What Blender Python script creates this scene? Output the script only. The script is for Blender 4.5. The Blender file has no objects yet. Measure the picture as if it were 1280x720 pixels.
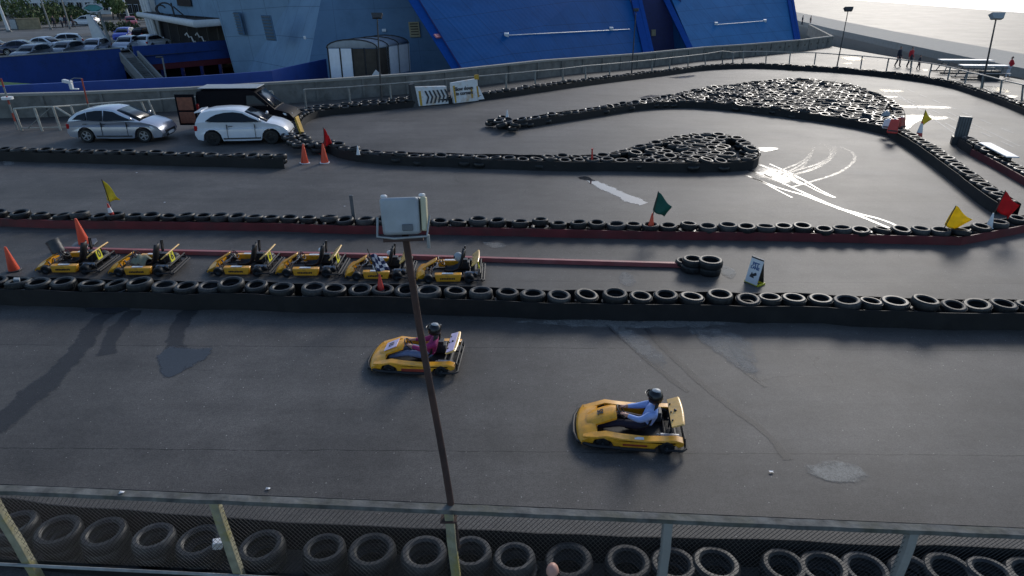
import bpy, bmesh, math, random
from mathutils import Vector, Matrix, Euler
from mathutils.geometry import tessellate_polygon
random.seed(7)
R = math.radians
C = bpy.context.scene.collection
scn = bpy.context.scene

# ------------------------------------------------------------------ camera
H = 7.6; PITCH = 24.8; F = 850.0
cam_d = bpy.data.cameras.new('camera'); cam = bpy.data.objects.new('camera', cam_d); C.objects.link(cam)
cam.location = (0, 0, H); cam.rotation_euler = (R(90 - PITCH), 0, 0)
cam_d.sensor_width = 36; cam_d.lens = 36 * F / 1280; cam_d.clip_end = 6000; cam_d.clip_start = .05
scn.camera = cam
cp, sp = math.cos(R(PITCH)), math.sin(R(PITCH))

def sstep(a, b, x):
    t = max(0, min(1, (x - a) / (b - a))); return t * t * (3 - 2 * t)
def gz(X, Y):
    return -sstep(0, 14, X) * min(1.3, .02 * max(0, Y - 32))
def ray(px, py):
    x = (px - 640) / F; y = -(py - 360) / F
    return Vector((x, cp + y * sp, -sp + y * cp))
def g(px, py, z=0.0):
    d = ray(px, py); h = z
    for _ in range(14):
        t = (h - H) / d.z
        p = Vector((d.x * t, d.y * t, h)); h = gz(p.x, p.y) + z
    return p
def atY(px, py, Y):
    d = ray(px, py); t = Y / d.y
    return Vector((d.x * t, Y, H + d.z * t))
def lerp(a, b, t): return a + (b - a) * t

# ------------------------------------------------------------------ materials
M = {}
def mat(name, col, rough=.6, metal=0, var=.12, scale=3.0, bump=0.0, bscale=40, spec=.5, dirt=None, dirt_amt=.4, coat=0, dscale=1.2):
    m = bpy.data.materials.new(name); m.use_nodes = True
    nt = m.node_tree; b = nt.nodes['Principled BSDF']; L = nt.links.new
    tc = nt.nodes.new('ShaderNodeTexCoord'); n = nt.nodes.new('ShaderNodeTexNoise')
    n.inputs['Scale'].default_value = scale; n.inputs['Detail'].default_value = 6
    L(tc.outputs['Object'], n.inputs['Vector'])
    r = nt.nodes.new('ShaderNodeValToRGB')
    r.color_ramp.elements[0].position = .3; r.color_ramp.elements[1].position = .7
    r.color_ramp.elements[0].color = [max(0, c * (1 - var)) for c in col] + [1]
    r.color_ramp.elements[1].color = [min(1, c * (1 + var)) for c in col] + [1]
    L(n.outputs['Fac'], r.inputs['Fac']); out = r.outputs['Color']
    if dirt:
        n2 = nt.nodes.new('ShaderNodeTexNoise'); n2.inputs['Scale'].default_value = dscale; n2.inputs['Detail'].default_value = 8
        n2.inputs['Roughness'].default_value = .7
        L(tc.outputs['Object'], n2.inputs['Vector'])
        r2 = nt.nodes.new('ShaderNodeValToRGB'); r2.color_ramp.elements[0].position = .48; r2.color_ramp.elements[1].position = .68
        r2.color_ramp.elements[1].color = (dirt_amt,) * 3 + (1,); r2.color_ramp.elements[0].color = (0, 0, 0, 1)
        L(n2.outputs['Fac'], r2.inputs['Fac'])
        mx = nt.nodes.new('ShaderNodeMix'); mx.data_type = 'RGBA'
        L(r2.outputs['Color'], mx.inputs[0]); L(out, mx.inputs[6]); mx.inputs[7].default_value = list(dirt) + [1]
        out = mx.outputs[2]
    L(out, b.inputs['Base Color'])
    b.inputs['Roughness'].default_value = rough; b.inputs['Metallic'].default_value = metal
    b.inputs['Specular IOR Level'].default_value = spec; b.inputs['Coat Weight'].default_value = coat
    b.inputs['Coat Roughness'].default_value = .08
    if bump:
        n3 = nt.nodes.new('ShaderNodeTexNoise'); n3.inputs['Scale'].default_value = bscale; n3.inputs['Detail'].default_value = 5
        L(tc.outputs['Object'], n3.inputs['Vector'])
        bp = nt.nodes.new('ShaderNodeBump'); bp.inputs['Strength'].default_value = bump; bp.inputs['Distance'].default_value = .02
        L(n3.outputs['Fac'], bp.inputs['Height']); L(bp.outputs['Normal'], b.inputs['Normal'])
    M[name] = m; return m

mat('rubber', (.014, .015, .016), .5, spec=.35, var=.35, scale=9, bump=.25, bscale=25, dirt=(.08, .078, .072), dirt_amt=.3, dscale=5)
mat('rubber_wet', (.01, .011, .012), .36, spec=.4, var=.4, scale=9, bump=.3, bscale=25)
mat('rubber_grey', (.022, .023, .025), .6, var=.3, scale=9, bump=.3, bscale=18, dirt=(.1, .098, .09), dirt_amt=.45, dscale=5)
mat('belt', (.006, .006, .007), .7, var=.4, scale=2.5, bump=.3, bscale=8, dirt=(.03, .028, .026), dirt_amt=.35)
mat('red_board', (.13, .018, .022), .6, var=.25, scale=2, bump=.15, dirt=(.05, .03, .03), dirt_amt=.5)
mat('red_beam', (.34, .09, .085), .5, var=.2, scale=2, dirt=(.3, .16, .15), dirt_amt=.5)
mat('kart_yellow', (.9, .4, .02), .35, var=.12, scale=5, dirt=(.25, .12, .03), dirt_amt=.45, dscale=6, coat=.2)
mat('kart_yellow_lit', (.92, .54, .15), .35, var=.12, scale=5, dirt=(.4, .3, .15), dirt_amt=.4, dscale=6, coat=.2)  # kart yellow paled as if lit from above, for the rear panels
mat('kart_mauve', (.66, .55, .74), .35, var=.1, scale=8)
mat('kart_red', (.33, .05, .03), .45, var=.2, scale=8)
mat('lime', (.7, .65, .03), .5, var=.08)
mat('black_metal', (.012, .012, .014), .6, var=.3, scale=8)
mat('dark_grey', (.035, .037, .04), .5, var=.3, scale=8)
mat('grey_metal', (.3, .31, .33), .4, metal=.6, var=.2, scale=10)
mat('seat_black', (.012, .012, .016), .5, var=.2)
mat('galv', (.3, .32, .32), .5, metal=.3, var=.2, scale=6, dirt=(.16, .12, .08), dirt_amt=.5)
mat('rail_grey', (.22, .23, .22), .55, var=.2, scale=6, dirt=(.12, .08, .05), dirt_amt=.5)
mat('post_pale', (.42, .41, .36), .6, var=.2, scale=5, dirt=(.2, .15, .1), dirt_amt=.5)
mat('rust_pole', (.055, .032, .028), .75, var=.35, scale=5, bump=.3, dirt=(.11, .045, .025), dirt_amt=.5)
mat('lichen_post', (.3, .28, .19), .85, var=.25, scale=7, bump=.5, dirt=(.3, .26, .06), dirt_amt=.9, dscale=2.5)
mat('concrete', (.17, .168, .155), .85, var=.22, scale=1.5, bump=.35, bscale=12, dirt=(.07, .07, .06), dirt_amt=.7)
mat('concrete_pale', (.3, .295, .27), .85, var=.18, scale=1.2, bump=.3, bscale=12, dirt=(.12, .115, .1), dirt_amt=.6)
mat('kerb_stone', (.12, .12, .112), .85, var=.5, scale=5, bump=.5, bscale=15, dirt=(.085, .085, .05), dirt_amt=.6, dscale=2.2)
mat('mesh_wire', (.03, .032, .034), .5, var=.2)
mat('orange_cone', (.72, .07, .02), .45, var=.1, dirt=(.3, .05, .02), dirt_amt=.3, dscale=6)
mat('cone_red', (.55, .04, .03), .45, var=.1)
mat('white_paint', (.72, .73, .74), .5, var=.06, scale=4, dirt=(.4, .38, .33), dirt_amt=.35, dscale=4)
mat('white_sign', (.62, .64, .64), .5, var=.08, scale=4, dirt=(.45, .25, .06), dirt_amt=.75, dscale=1.6)
mat('sign_black', (.02, .022, .03), .5)
mat('sign_blue', (.03, .09, .25), .5)
mat('ochre', (.5, .3, .03), .6, var=.3, dirt=(.3, .14, .03), dirt_amt=.6)
mat('flag_yellow', (.9, .68, .02), .75, var=.12, scale=5)
mat('flag_lime', (.6, .52, .05), .75, var=.12, scale=5)
mat('flag_green', (.03, .15, .12), .75, var=.15, scale=5)
mat('flag_red', (.5, .015, .02), .75, var=.15, scale=5)
mat('flag_navy', (.04, .05, .14), .75)
mat('cloth_white', (.62, .65, .72), .75)
mat('olive', (.19, .2, .14), .8, var=.15)
mat('car_silver', (.42, .45, .52), .3, metal=.55, var=.05, coat=.6)
mat('car_white', (.68, .72, .78), .28, var=.03, coat=.6, dirt=(.5, .5, .48), dirt_amt=.25)
mat('car_black', (.006, .006, .009), .5, var=.1, coat=0, spec=.06)
mat('car_navy', (.02, .03, .08), .25, var=.1, coat=.6)
mat('car_blue', (.03, .06, .45), .3, coat=.5)
mat('car_red', (.35, .03, .04), .3, coat=.5)
mat('car_grey', (.2, .22, .25), .3, metal=.4, coat=.5)
mat('glass_dark', (.01, .014, .02), .12, var=.1, spec=.25)
mat('lamp_glass', (.75, .78, .8), .1, var=.05)
mat('tail_red', (.4, .01, .012), .2)
mat('rim_silver', (.45, .46, .48), .35, metal=.7)
mat('rim_black', (.015, .015, .016), .35)
mat('brown_panel', (.2, .065, .035), .6, var=.25, scale=6)
mat('skin', (.5, .27, .2), .55, var=.08, scale=12)
mat('shirt_blue', (.3, .42, .78), .8, var=.12, scale=10, bump=.3, bscale=14)
mat('trousers_navy', (.012, .011, .03), .8, var=.15, scale=8, bump=.3, bscale=14)
mat('jeans', (.14, .2, .36), .8, var=.2, scale=8, bump=.3, bscale=14)
mat('magenta', (.28, .015, .11), .75, var=.15, scale=8, bump=.3, bscale=14)
mat('coat_dark', (.02, .024, .04), .8, var=.15)
mat('coat_red', (.5, .02, .03), .8, var=.15)
mat('shoe_white', (.55, .58, .65), .6)
mat('shoe_dark', (.02, .02, .02), .6)
mat('helmet_black', (.006, .006, .008), .3, coat=.1)
mat('hair', (.02, .014, .01), .6)
mat('hedge', (.09, .13, .04), .8, var=.5, scale=2)
mat('hedge_dark', (.04, .06, .025), .8, var=.5, scale=2)
mat('grass', (.05, .13, .03), .9, var=.3, scale=3)
mat('stone_wall', (.3, .25, .16), .85, var=.25, scale=3, bump=.5, bscale=5)
mat('bldg_white', (.6, .62, .63), .7, var=.08)
mat('bldg_cream', (.5, .48, .42), .75, var=.1)
mat('teal_sign', (.05, .25, .25), .5)
mat('beige_sign', (.35, .3, .18), .6)
mat('pink_sign', (.6, .2, .22), .6)
mat('light_fitting', (.7, .73, .75), .4)
mat('lamp_shell', (.34, .37, .39), .5, var=.12, scale=5, dirt=(.25, .25, .2), dirt_amt=.4)
mat('cream_plastic', (.5, .47, .32), .5)
mat('tarp_grey', (.3, .34, .38), .6, var=.15, scale=2)
mat('shed_white', (.78, .82, .88), .5, var=.06)
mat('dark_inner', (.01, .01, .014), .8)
mat('tank_grey', (.1, .11, .12), .5, var=.2)
mat('wood_dark', (.05, .04, .03), .7, var=.25)

def clad(name, col, sx=2.4, sz=1.9, rough=.45, rib=14, var=.08, line=.5):
    """profiled metal cladding: fine vertical ribs, panel joints, streaks"""
    m = mat(name, col, rough, var=var, scale=.35, dirt=[c * .72 for c in col], dirt_amt=.5, dscale=.6)
    nt = m.node_tree; L = nt.links.new; b = nt.nodes['Principled BSDF']
    src = b.inputs['Base Color'].links[0].from_socket
    tc = [n for n in nt.nodes if n.type == 'TEX_COORD'][0]
    sep = nt.nodes.new('ShaderNodeSeparateXYZ'); L(tc.outputs['UV'], sep.inputs[0]); b.inputs['Specular IOR Level'].default_value = .02; b.inputs['Roughness'].default_value = .8
    def node(op, a, bb):
        n = nt.nodes.new('ShaderNodeMath'); n.operation = op
        for i, v in enumerate((a, bb)):
            if isinstance(v, (int, float)): n.inputs[i].default_value = v
            else: L(v, n.inputs[i])
        return n.outputs[0]
    def lines(s, per, w):
        f = node('FRACT', node('DIVIDE', s, per), 0); return node('LESS_THAN', f, w / per)
    msk = node('MAXIMUM', lines(sep.outputs[0], sx, .05), lines(sep.outputs[1], sz, .05))
    mx = nt.nodes.new('ShaderNodeMix'); mx.data_type = 'RGBA'
    L(node('MULTIPLY', msk, line), mx.inputs[0]); L(src, mx.inputs[6]); mx.inputs[7].default_value = [c * .25 for c in col] + [1]
    L(mx.outputs[2], b.inputs['Base Color'])
    w = node('SINE', node('MULTIPLY', sep.outputs[0], rib), 0)
    bp = nt.nodes.new('ShaderNodeBump'); bp.inputs['Strength'].default_value = .15; bp.inputs['Distance'].default_value = .01
    L(w, bp.inputs['Height']); L(bp.outputs['Normal'], b.inputs['Normal'])
clad('clad_pale', (.21, .32, .44), 3.0, 2.5, rib=0.1, line=.55)
clad('clad_steel', (.13, .22, .33), 3.6, 4.0, rib=0.1, line=.25)
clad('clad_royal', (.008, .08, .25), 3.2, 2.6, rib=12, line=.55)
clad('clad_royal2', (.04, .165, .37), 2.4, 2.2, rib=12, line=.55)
mat('trim_royal', (.01, .07, .3), .7, var=.1, spec=.1)
mat('deep_blue', (.008, .016, .12), .55, var=.15)
mat('wall_blue', (.012, .05, .23), .75, var=.14, scale=.6, dirt=(.01, .025, .1), dirt_amt=.6)
mat('wall_blue_near', (.018, .065, .3), .6, var=.1, scale=.6, dirt=(.012, .03, .15), dirt_amt=.5)
mat('red_band', (.12, .012, .016), .6)

def asphalt(name, base, seams=True, rough=.62, patch=.35):
    m = bpy.data.materials.new(name); m.use_nodes = True; M[name] = m
    nt = m.node_tree; b = nt.nodes['Principled BSDF']; L = nt.links.new
    tc = nt.nodes.new('ShaderNodeTexCoord'); V = tc.outputs['Object']
    def noise(s, d=5, r=.55, vec=V):
        n = nt.nodes.new('ShaderNodeTexNoise'); n.inputs['Scale'].default_value = s; n.inputs['Detail'].default_value = d
        n.inputs['Roughness'].default_value = r; L(vec, n.inputs['Vector']); return n.outputs['Fac']
    def mth(op, a, bb=0.0, c=0.0):
        n = nt.nodes.new('ShaderNodeMath'); n.operation = op
        for i, v in enumerate((a, bb, c)):
            if isinstance(v, (int, float)): n.inputs[i].default_value = v
            else: L(v, n.inputs[i])
        return n.outputs[0]
    def mr(v, a, bb, c, d):
        n = nt.nodes.new('ShaderNodeMapRange'); L(v, n.inputs[0])
        for i, x in enumerate((a, bb, c, d)): n.inputs[i + 1].default_value = x
        return n.outputs[0]
    mp = nt.nodes.new('ShaderNodeMapping'); mp.inputs['Scale'].default_value = (.25, 1.3, 1); L(V, mp.inputs['Vector'])
    big = mr(noise(.22, 5, .6), .3, .7, 1 - patch, 1 + patch * .7)
    streak = mr(noise(.9, 5, .6, mp.outputs[0]), .35, .7, .86, 1.12)
    grit = mr(noise(38, 3, .7), .3, .7, .6, 1.45)
    vo = nt.nodes.new('ShaderNodeTexVoronoi'); vo.inputs['Scale'].default_value = 9; L(V, vo.inputs['Vector'])
    speck = mr(vo.outputs['Distance'], .06, .11, 4.5, 1.0)
    gate = mth('GREATER_THAN', noise(6, 2), .54)
    speck = mth('ADD', mth('MULTIPLY', mth('SUBTRACT', speck, 1), gate), 1)
    grit = mth('MULTIPLY', grit, mr(noise(11, 4, .75), .3, .7, .82, 1.2))
    mott = mr(noise(1.7, 7, .72), .32, .68, .85, 1.15)
    # hairline cracks: the borders of large warped cells, only here and there
    wv = nt.nodes.new('ShaderNodeVectorMath'); wv.operation = 'ADD'; n5 = nt.nodes.new('ShaderNodeTexNoise'); n5.inputs['Scale'].default_value = 1.2; n5.inputs['Detail'].default_value = 6; L(V, n5.inputs['Vector'])
    L(V, wv.inputs[0]); L(n5.outputs['Color'], wv.inputs[1])
    vc = nt.nodes.new('ShaderNodeTexVoronoi'); vc.feature = 'DISTANCE_TO_EDGE'; vc.inputs['Scale'].default_value = .3; L(wv.outputs[0], vc.inputs['Vector'])
    crack = mth('MULTIPLY', mth('LESS_THAN', vc.outputs['Distance'], .0035), mth('GREATER_THAN', noise(.25, 3), .6))
    f = mth('MULTIPLY', mth('MULTIPLY', mth('MULTIPLY', big, streak), mott), mth('MULTIPLY', grit, speck))
    f = mth('MULTIPLY', f, mth('SUBTRACT', 1, mth('MULTIPLY', crack, .35)))
    if seams:
        sep = nt.nodes.new('ShaderNodeSeparateXYZ'); L(V, sep.inputs[0])
        wob = mr(noise(1.5, 6, .7), .2, .8, -.05, .05)
        t = mth('ADD', mth('ADD', sep.outputs[1], mth('MULTIPLY', sep.outputs[0], .012)), wob)
        fr = mth('FRACT', mth('DIVIDE', mth('ADD', t, -9.6 + 36.5), 3.65))
        ln = mth('LESS_THAN', fr, mr(noise(3, 3), .3, .7, .002, .009))
        f = mth('MULTIPLY', f, mth('SUBTRACT', 1, mth('MULTIPLY', ln, .6)))
        # each paver lane has its own tone
        lane = mth('FLOOR', mth('DIVIDE', mth('ADD', t, -9.6 + 36.5), 3.65), 0)
        wn = nt.nodes.new('ShaderNodeTexWhiteNoise'); wn.noise_dimensions = '1D'; L(lane, wn.inputs['W'])
        f = mth('MULTIPLY', f, mr(wn.outputs['Value'], 0, 1, .93, 1.08))
    mx = nt.nodes.new('ShaderNodeMix'); mx.data_type = 'RGBA'
    vm = nt.nodes.new('ShaderNodeVectorMath'); vm.operation = 'SCALE'; vm.inputs[0].default_value = base; L(f, vm.inputs['Scale'])
    L(vm.outputs[0], b.inputs['Base Color'])
    L(mr(noise(.35, 5, .6), .3, .7, rough - .015, rough + .02), b.inputs['Roughness'])
    b.inputs['Specular IOR Level'].default_value = .27
    bp = nt.nodes.new('ShaderNodeBump'); bp.inputs['Strength'].default_value = .35; bp.inputs['Distance'].default_value = .01
    L(noise(55, 4, .7), bp.inputs['Height']); L(bp.outputs['Normal'], b.inputs['Normal'])
    return m
asphalt('asphalt', (.09, .084, .078))
asphalt('asphalt_verge', (.08, .077, .073), seams=False)
asphalt('asphalt_road', (.13, .128, .12), seams=False)
asphalt('asphalt_park', (.1, .09, .075), seams=False)
asphalt('pavement_mat', (.2, .195, .18), seams=False)

def decal(name, col, rough, soft=.35, amt=1.0, nscale=3.0, spec=.5, bump=.1):
    """thin sheet whose rim frays through noise (attribute 'edge': 0 at the rim, 1 inside)"""
    m = bpy.data.materials.new(name); m.use_nodes = True; M[name] = m
    nt = m.node_tree; b = nt.nodes['Principled BSDF']; L = nt.links.new
    b.inputs['Roughness'].default_value = rough; b.inputs['Specular IOR Level'].default_value = spec
    tc = nt.nodes.new('ShaderNodeTexCoord')
    n = nt.nodes.new('ShaderNodeTexNoise'); n.inputs['Scale'].default_value = nscale; n.inputs['Detail'].default_value = 7; n.inputs['Roughness'].default_value = .7
    L(tc.outputs['Object'], n.inputs['Vector'])
    n2 = nt.nodes.new('ShaderNodeTexNoise'); n2.inputs['Scale'].default_value = 40; L(tc.outputs['Object'], n2.inputs['Vector'])
    vm = nt.nodes.new('ShaderNodeVectorMath'); vm.operation = 'SCALE'; vm.inputs[0].default_value = col
    mr = nt.nodes.new('ShaderNodeMapRange'); mr.inputs[1].default_value = .3; mr.inputs[2].default_value = .7; mr.inputs[3].default_value = .7; mr.inputs[4].default_value = 1.3
    L(n2.outputs['Fac'], mr.inputs[0]); L(mr.outputs[0], vm.inputs['Scale']); L(vm.outputs[0], b.inputs['Base Color'])
    at = nt.nodes.new('ShaderNodeAttribute'); at.attribute_name = 'edge'
    a = nt.nodes.new('ShaderNodeMath'); a.operation = 'ADD'; L(at.outputs['Fac'], a.inputs[0])
    s = nt.nodes.new('ShaderNodeMath'); s.operation = 'MULTIPLY_ADD'; L(n.outputs['Fac'], s.inputs[0]); s.inputs[1].default_value = 2.2; s.inputs[2].default_value = -1.35
    L(s.outputs[0], a.inputs[1])
    r = nt.nodes.new('ShaderNodeMapRange'); r.interpolation_type = 'SMOOTHSTEP'; L(a.outputs[0], r.inputs[0])
    r.inputs[1].default_value = 0; r.inputs[2].default_value = soft; r.inputs[3].default_value = 0; r.inputs[4].default_value = amt
    L(r.outputs[0], b.inputs['Alpha'])
    if bump:
        bp = nt.nodes.new('ShaderNodeBump'); bp.inputs['Strength'].default_value = bump; bp.inputs['Distance'].default_value = .01
        L(n2.outputs['Fac'], bp.inputs['Height']); L(bp.outputs['Normal'], b.inputs['Normal'])
decal('wet_dark', (.032, .033, .037), .6, soft=.5, amt=.55)
decal('wet_sheen', (.045, .047, .052), .36, soft=.3, amt=.8)
decal('puddle_mat', (.03, .031, .033), .32, soft=.35, amt=1, nscale=2.0, spec=1.0, bump=.03)
decal('puddle_calm', (.05, .051, .053), .06, soft=.35, amt=1, nscale=2.5, spec=1.0, bump=0)
decal('track_wet', (.03, .031, .033), .2, soft=.9, amt=1, nscale=6, spec=1.0, bump=.05)
decal('track_faint', (.035, .036, .04), .3, soft=1.0, amt=.55, nscale=6, spec=.8, bump=.05)
decal('dust', (.34, .32, .28), .8, soft=.7, amt=.8, nscale=3, bump=0)
decal('dust_faint', (.27, .26, .24), .8, soft=.8, amt=.6, nscale=3)
decal('line_paint', (.34, .34, .33), .6, soft=.6, amt=.7, nscale=5)

for nm in ('flag_yellow', 'flag_lime', 'flag_green', 'flag_red', 'cloth_white', 'flag_navy'):     # thin cloth lets the sun through
    nt_ = M[nm].node_tree; pb = nt_.nodes['Principled BSDF']; out_ = [n for n in nt_.nodes if n.type == 'OUTPUT_MATERIAL'][0]
    tr = nt_.nodes.new('ShaderNodeBsdfTranslucent'); mxs = nt_.nodes.new('ShaderNodeMixShader'); mxs.inputs[0].default_value = .45
    nt_.links.new(pb.inputs['Base Color'].links[0].from_socket, tr.inputs['Color'])
    nt_.links.new(pb.outputs[0], mxs.inputs[1]); nt_.links.new(tr.outputs[0], mxs.inputs[2]); nt_.links.new(mxs.outputs[0], out_.inputs['Surface'])
# ------------------------------------------------------------------ mesh builder
class MB:
    def __init__(s): s.v = []; s.f = []; s.m = []; s.k = 0
    def mat(s, k): s.k = k; return s
    def add(s, vs, fs, X=None):
        o = len(s.v)
        for p in vs:
            p = Vector(p); s.v.append(X @ p if X else p)
        for f in fs: s.f.append([i + o for i in f]); s.m.append(s.k)
        return s
    def box(s, c, d, rz=0, X=None, e=None):
        a = [Vector((x * d[0] / 2, y * d[1] / 2, z * d[2] / 2)) for x in (-1, 1) for y in (-1, 1) for z in (-1, 1)]
        T = Matrix.Translation(c) @ (Euler(e).to_matrix().to_4x4() if e else Matrix.Rotation(rz, 4, 'Z'))
        if X: T = X @ T
        return s.add(a, [(0, 1, 3, 2), (4, 6, 7, 5), (0, 4, 5, 1), (2, 3, 7, 6), (0, 2, 6, 4), (1, 5, 7, 3)], T)
    def hexa(s, p):  # p: 4 bottom (ccw), 4 top
        return s.add(p, [(3, 2, 1, 0), (4, 5, 6, 7), (0, 1, 5, 4), (1, 2, 6, 5), (2, 3, 7, 6), (3, 0, 4, 7)])
    def prism(s, poly, z0, z1, X=None):
        n = len(poly); vs = [(x, y, z0) for x, y in poly] + [(x, y, z1) for x, y in poly]
        fs = [[i, (i + 1) % n, n + (i + 1) % n, n + i] for i in range(n)]
        for t in tessellate_polygon([[Vector((x, y, 0)) for x, y in poly]]):
            fs.append([t[0], t[1], t[2]]); fs.append([n + t[2], n + t[1], n + t[0]])
        return s.add(vs, fs, X)
    def tube(s, pts, r, seg=8, X=None, closed=False, caps=True):
        pts = [Vector(p) for p in pts]; n = len(pts); rr = r if isinstance(r, (list, tuple)) else [r] * n
        vs = []; up = None
        for i, p in enumerate(pts):
            if closed: t = pts[(i + 1) % n] - pts[i - 1]
            else: t = pts[min(i + 1, n - 1)] - pts[max(i - 1, 0)]
            t = t.normalized() if t.length > 1e-9 else Vector((0, 0, 1))
            if up is None:
                up = Vector((0, 0, 1)) if abs(t.z) < .9 else Vector((1, 0, 0))
            a = up - t * up.dot(t)
            if a.length < 1e-5: a = t.orthogonal()
            a.normalize(); up = a; b = t.cross(a)
            for k in range(seg):
                w = 2 * math.pi * k / seg; vs.append(p + (a * math.cos(w) + b * math.sin(w)) * rr[i])
        fs = []
        for i in range(n if closed else n - 1):
            j = (i + 1) % n
            for k in range(seg):
                l = (k + 1) % seg; fs.append([i * seg + k, i * seg + l, j * seg + l, j * seg + k])
        if caps and not closed:
            fs.append(list(range(seg))[::-1]); fs.append([(n - 1) * seg + k for k in range(seg)])
        return s.add(vs, fs, X)
    def lathe(s, prof, seg=20, X=None, closed=False):
        vs = []; n = len(prof)
        for k in range(seg):
            w = 2 * math.pi * k / seg
            for r, z in prof: vs.append((r * math.cos(w), r * math.sin(w), z))
        fs = []
        for k in range(seg):
            l = (k + 1) % seg
            for i in range(n if closed else n - 1):
                j = (i + 1) % n; fs.append([k * n + i, l * n + i, l * n + j, k * n + j])
        return s.add(vs, fs, X)
    def ball(s, c, r, seg=14, X=None):
        r = r if isinstance(r, (tuple, list)) else (r, r, r); n = seg // 2
        prof = [(math.sin(math.pi * i / n), -math.cos(math.pi * i / n)) for i in range(n + 1)]
        T = Matrix.Translation(c) @ Matrix.Diagonal((r[0], r[1], r[2], 1))
        if X: T = X @ T
        return s.lathe(prof, seg, T)
    def build(s, name, mats, parent=None, smooth=30, bevel=0, weld=False, uv=None):
        me = bpy.data.meshes.new(name); me.from_pydata([tuple(v) for v in s.v], [], s.f)
        if isinstance(mats, str): mats = [mats]
        for m in mats: me.materials.append(M[m])
        if len(mats) > 1:
            for p, k in zip(me.polygons, s.m): p.material_index = k
        if weld or smooth:
            bm = bmesh.new(); bm.from_mesh(me)
            if weld: bmesh.ops.remove_doubles(bm, verts=bm.verts, dist=1e-4)
            bmesh.ops.recalc_face_normals(bm, faces=bm.faces); bm.to_mesh(me); bm.free()
        if smooth:
            for p in me.polygons: p.use_smooth = True
            me.set_sharp_from_angle(angle=R(smooth))
        if uv:
            l = me.uv_layers.new(name='UVMap')
            for lp in me.loops: l.data[lp.index].uv = uv(me.vertices[lp.vertex_index].co)
        o = bpy.data.objects.new(name, me); C.objects.link(o)
        if parent: o.parent = parent
        if bevel:
            b = o.modifiers.new('bevel', 'BEVEL'); b.width = bevel; b.segments = 2; b.limit_method = 'ANGLE'; b.angle_limit = R(40)
        return o
def tag(o, label=None, cat=None, group=None, kind=None):
    if label: o['label'] = label
    if cat: o['category'] = cat
    if group: o['group'] = group
    if kind: o['kind'] = kind
    return o
def thing(name, label, cat, loc=(0, 0, 0), rz=0, group=None, e=None):
    o = bpy.data.objects.new(name, None); C.objects.link(o); o.empty_display_size = .3
    o.location = loc; o.rotation_euler = e if e else (0, 0, rz); return tag(o, label, cat, group)
def dup(root, loc, rz=None, label=None, group=None, skip=()):
    r = root.copy(); C.objects.link(r); r.location = loc
    if rz is not None: r.rotation_euler = (0, 0, rz)
    if label: r['label'] = label
    if group: r['group'] = group
    for ch in list(root.children):
        if ch.name.split('.')[0] in skip: continue
        c = ch.copy(); C.objects.link(c); c.parent = r
        for q in ch.children:
            d = q.copy(); C.objects.link(d); d.parent = c
    return r
def text_mb(mb, s, size, X, ext=.002, k=0, bold=0):
    cu = bpy.data.curves.new('t', 'FONT'); cu.body = s; cu.size = size; cu.extrude = ext; cu.align_x = 'CENTER'; cu.align_y = 'CENTER'; cu.offset = bold; cu.resolution_u = 3
    ob = bpy.data.objects.new('t', cu); C.objects.link(ob)
    bpy.context.view_layer.update()
    me = bpy.data.meshes.new_from_object(ob.evaluated_get(bpy.context.evaluated_depsgraph_get()))
    kk = mb.k; mb.mat(k); mb.add([v.co.copy() for v in me.vertices], [list(p.vertices) for p in me.polygons], X); mb.mat(kk)
    bpy.data.objects.remove(ob); bpy.data.curves.remove(cu); bpy.data.meshes.remove(me)

# resample a polyline (list of Vectors) at a spacing
def resample(pts, step, off=0.0):
    out = []; d = off
    for a, b in zip(pts, pts[1:]):
        l = (b - a).length
        while d <= l:
            out.append((a.lerp(b, d / l), (b - a).normalized())); d += step
        d -= l
    return out
def smooth_line(pts, n=2):
    for _ in range(n):
        q = [pts[0]]
        for a, b in zip(pts, pts[1:]): q += [a.lerp(b, .25), a.lerp(b, .75)]
        q.append(pts[-1]); pts = q
    return pts
def offset_line(pts, d):  # to the left of the walking direction for d > 0
    out = []
    for i, p in enumerate(pts):
        t = pts[min(i + 1, len(pts) - 1)] - pts[max(i - 1, 0)]; t.z = 0; t.normalize()
        out.append(Vector((p.x - t.y * d, p.y + t.x * d, p.z)))
    return out

# ------------------------------------------------------------------ setting: ground sheets
# parapet line (foot of the concrete wall), pixels on the ground
PAR = [(-160, 161), (0, 148), (100, 145), (240, 138), (420, 125), (540, 115), (680, 97), (800, 85), (880, 75), (930, 71), (1000, 64), (1040, 58)]
par = [g(*p) for p in PAR]
par[0] = par[1] + (par[1] - par[2]) * 4
corner = par[-1]
sea_a, sea_b = g(1042, 41), g(1175, 71)
sd = (sea_b - sea_a); sd.z = 0; sd.normalize()
sea_n = Vector((-sd.y, sd.x, 0)); 
if sea_n.x < 0: sea_n = -sea_n      # towards the sea
def line_y(a, d, X): return a.y + d.y * (X - a.x) / d.x
def par_y(X):
    if X <= par[0].x: return par[0].y
    for a, b in zip(par, par[1:]):
        if X <= b.x: return lerp(a.y, b.y, (X - a.x) / (b.x - a.x))
    return None
def par_at_px(px):
    k = (px - 640) / F; best = None
    for i in range(4000):
        Y = 30 + i * .02; X = k * (Y * cp + (H + 0) * sp)
        y = par_y(X)
        if y is None: break
        if Y >= y: return Y
    return Y
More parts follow.
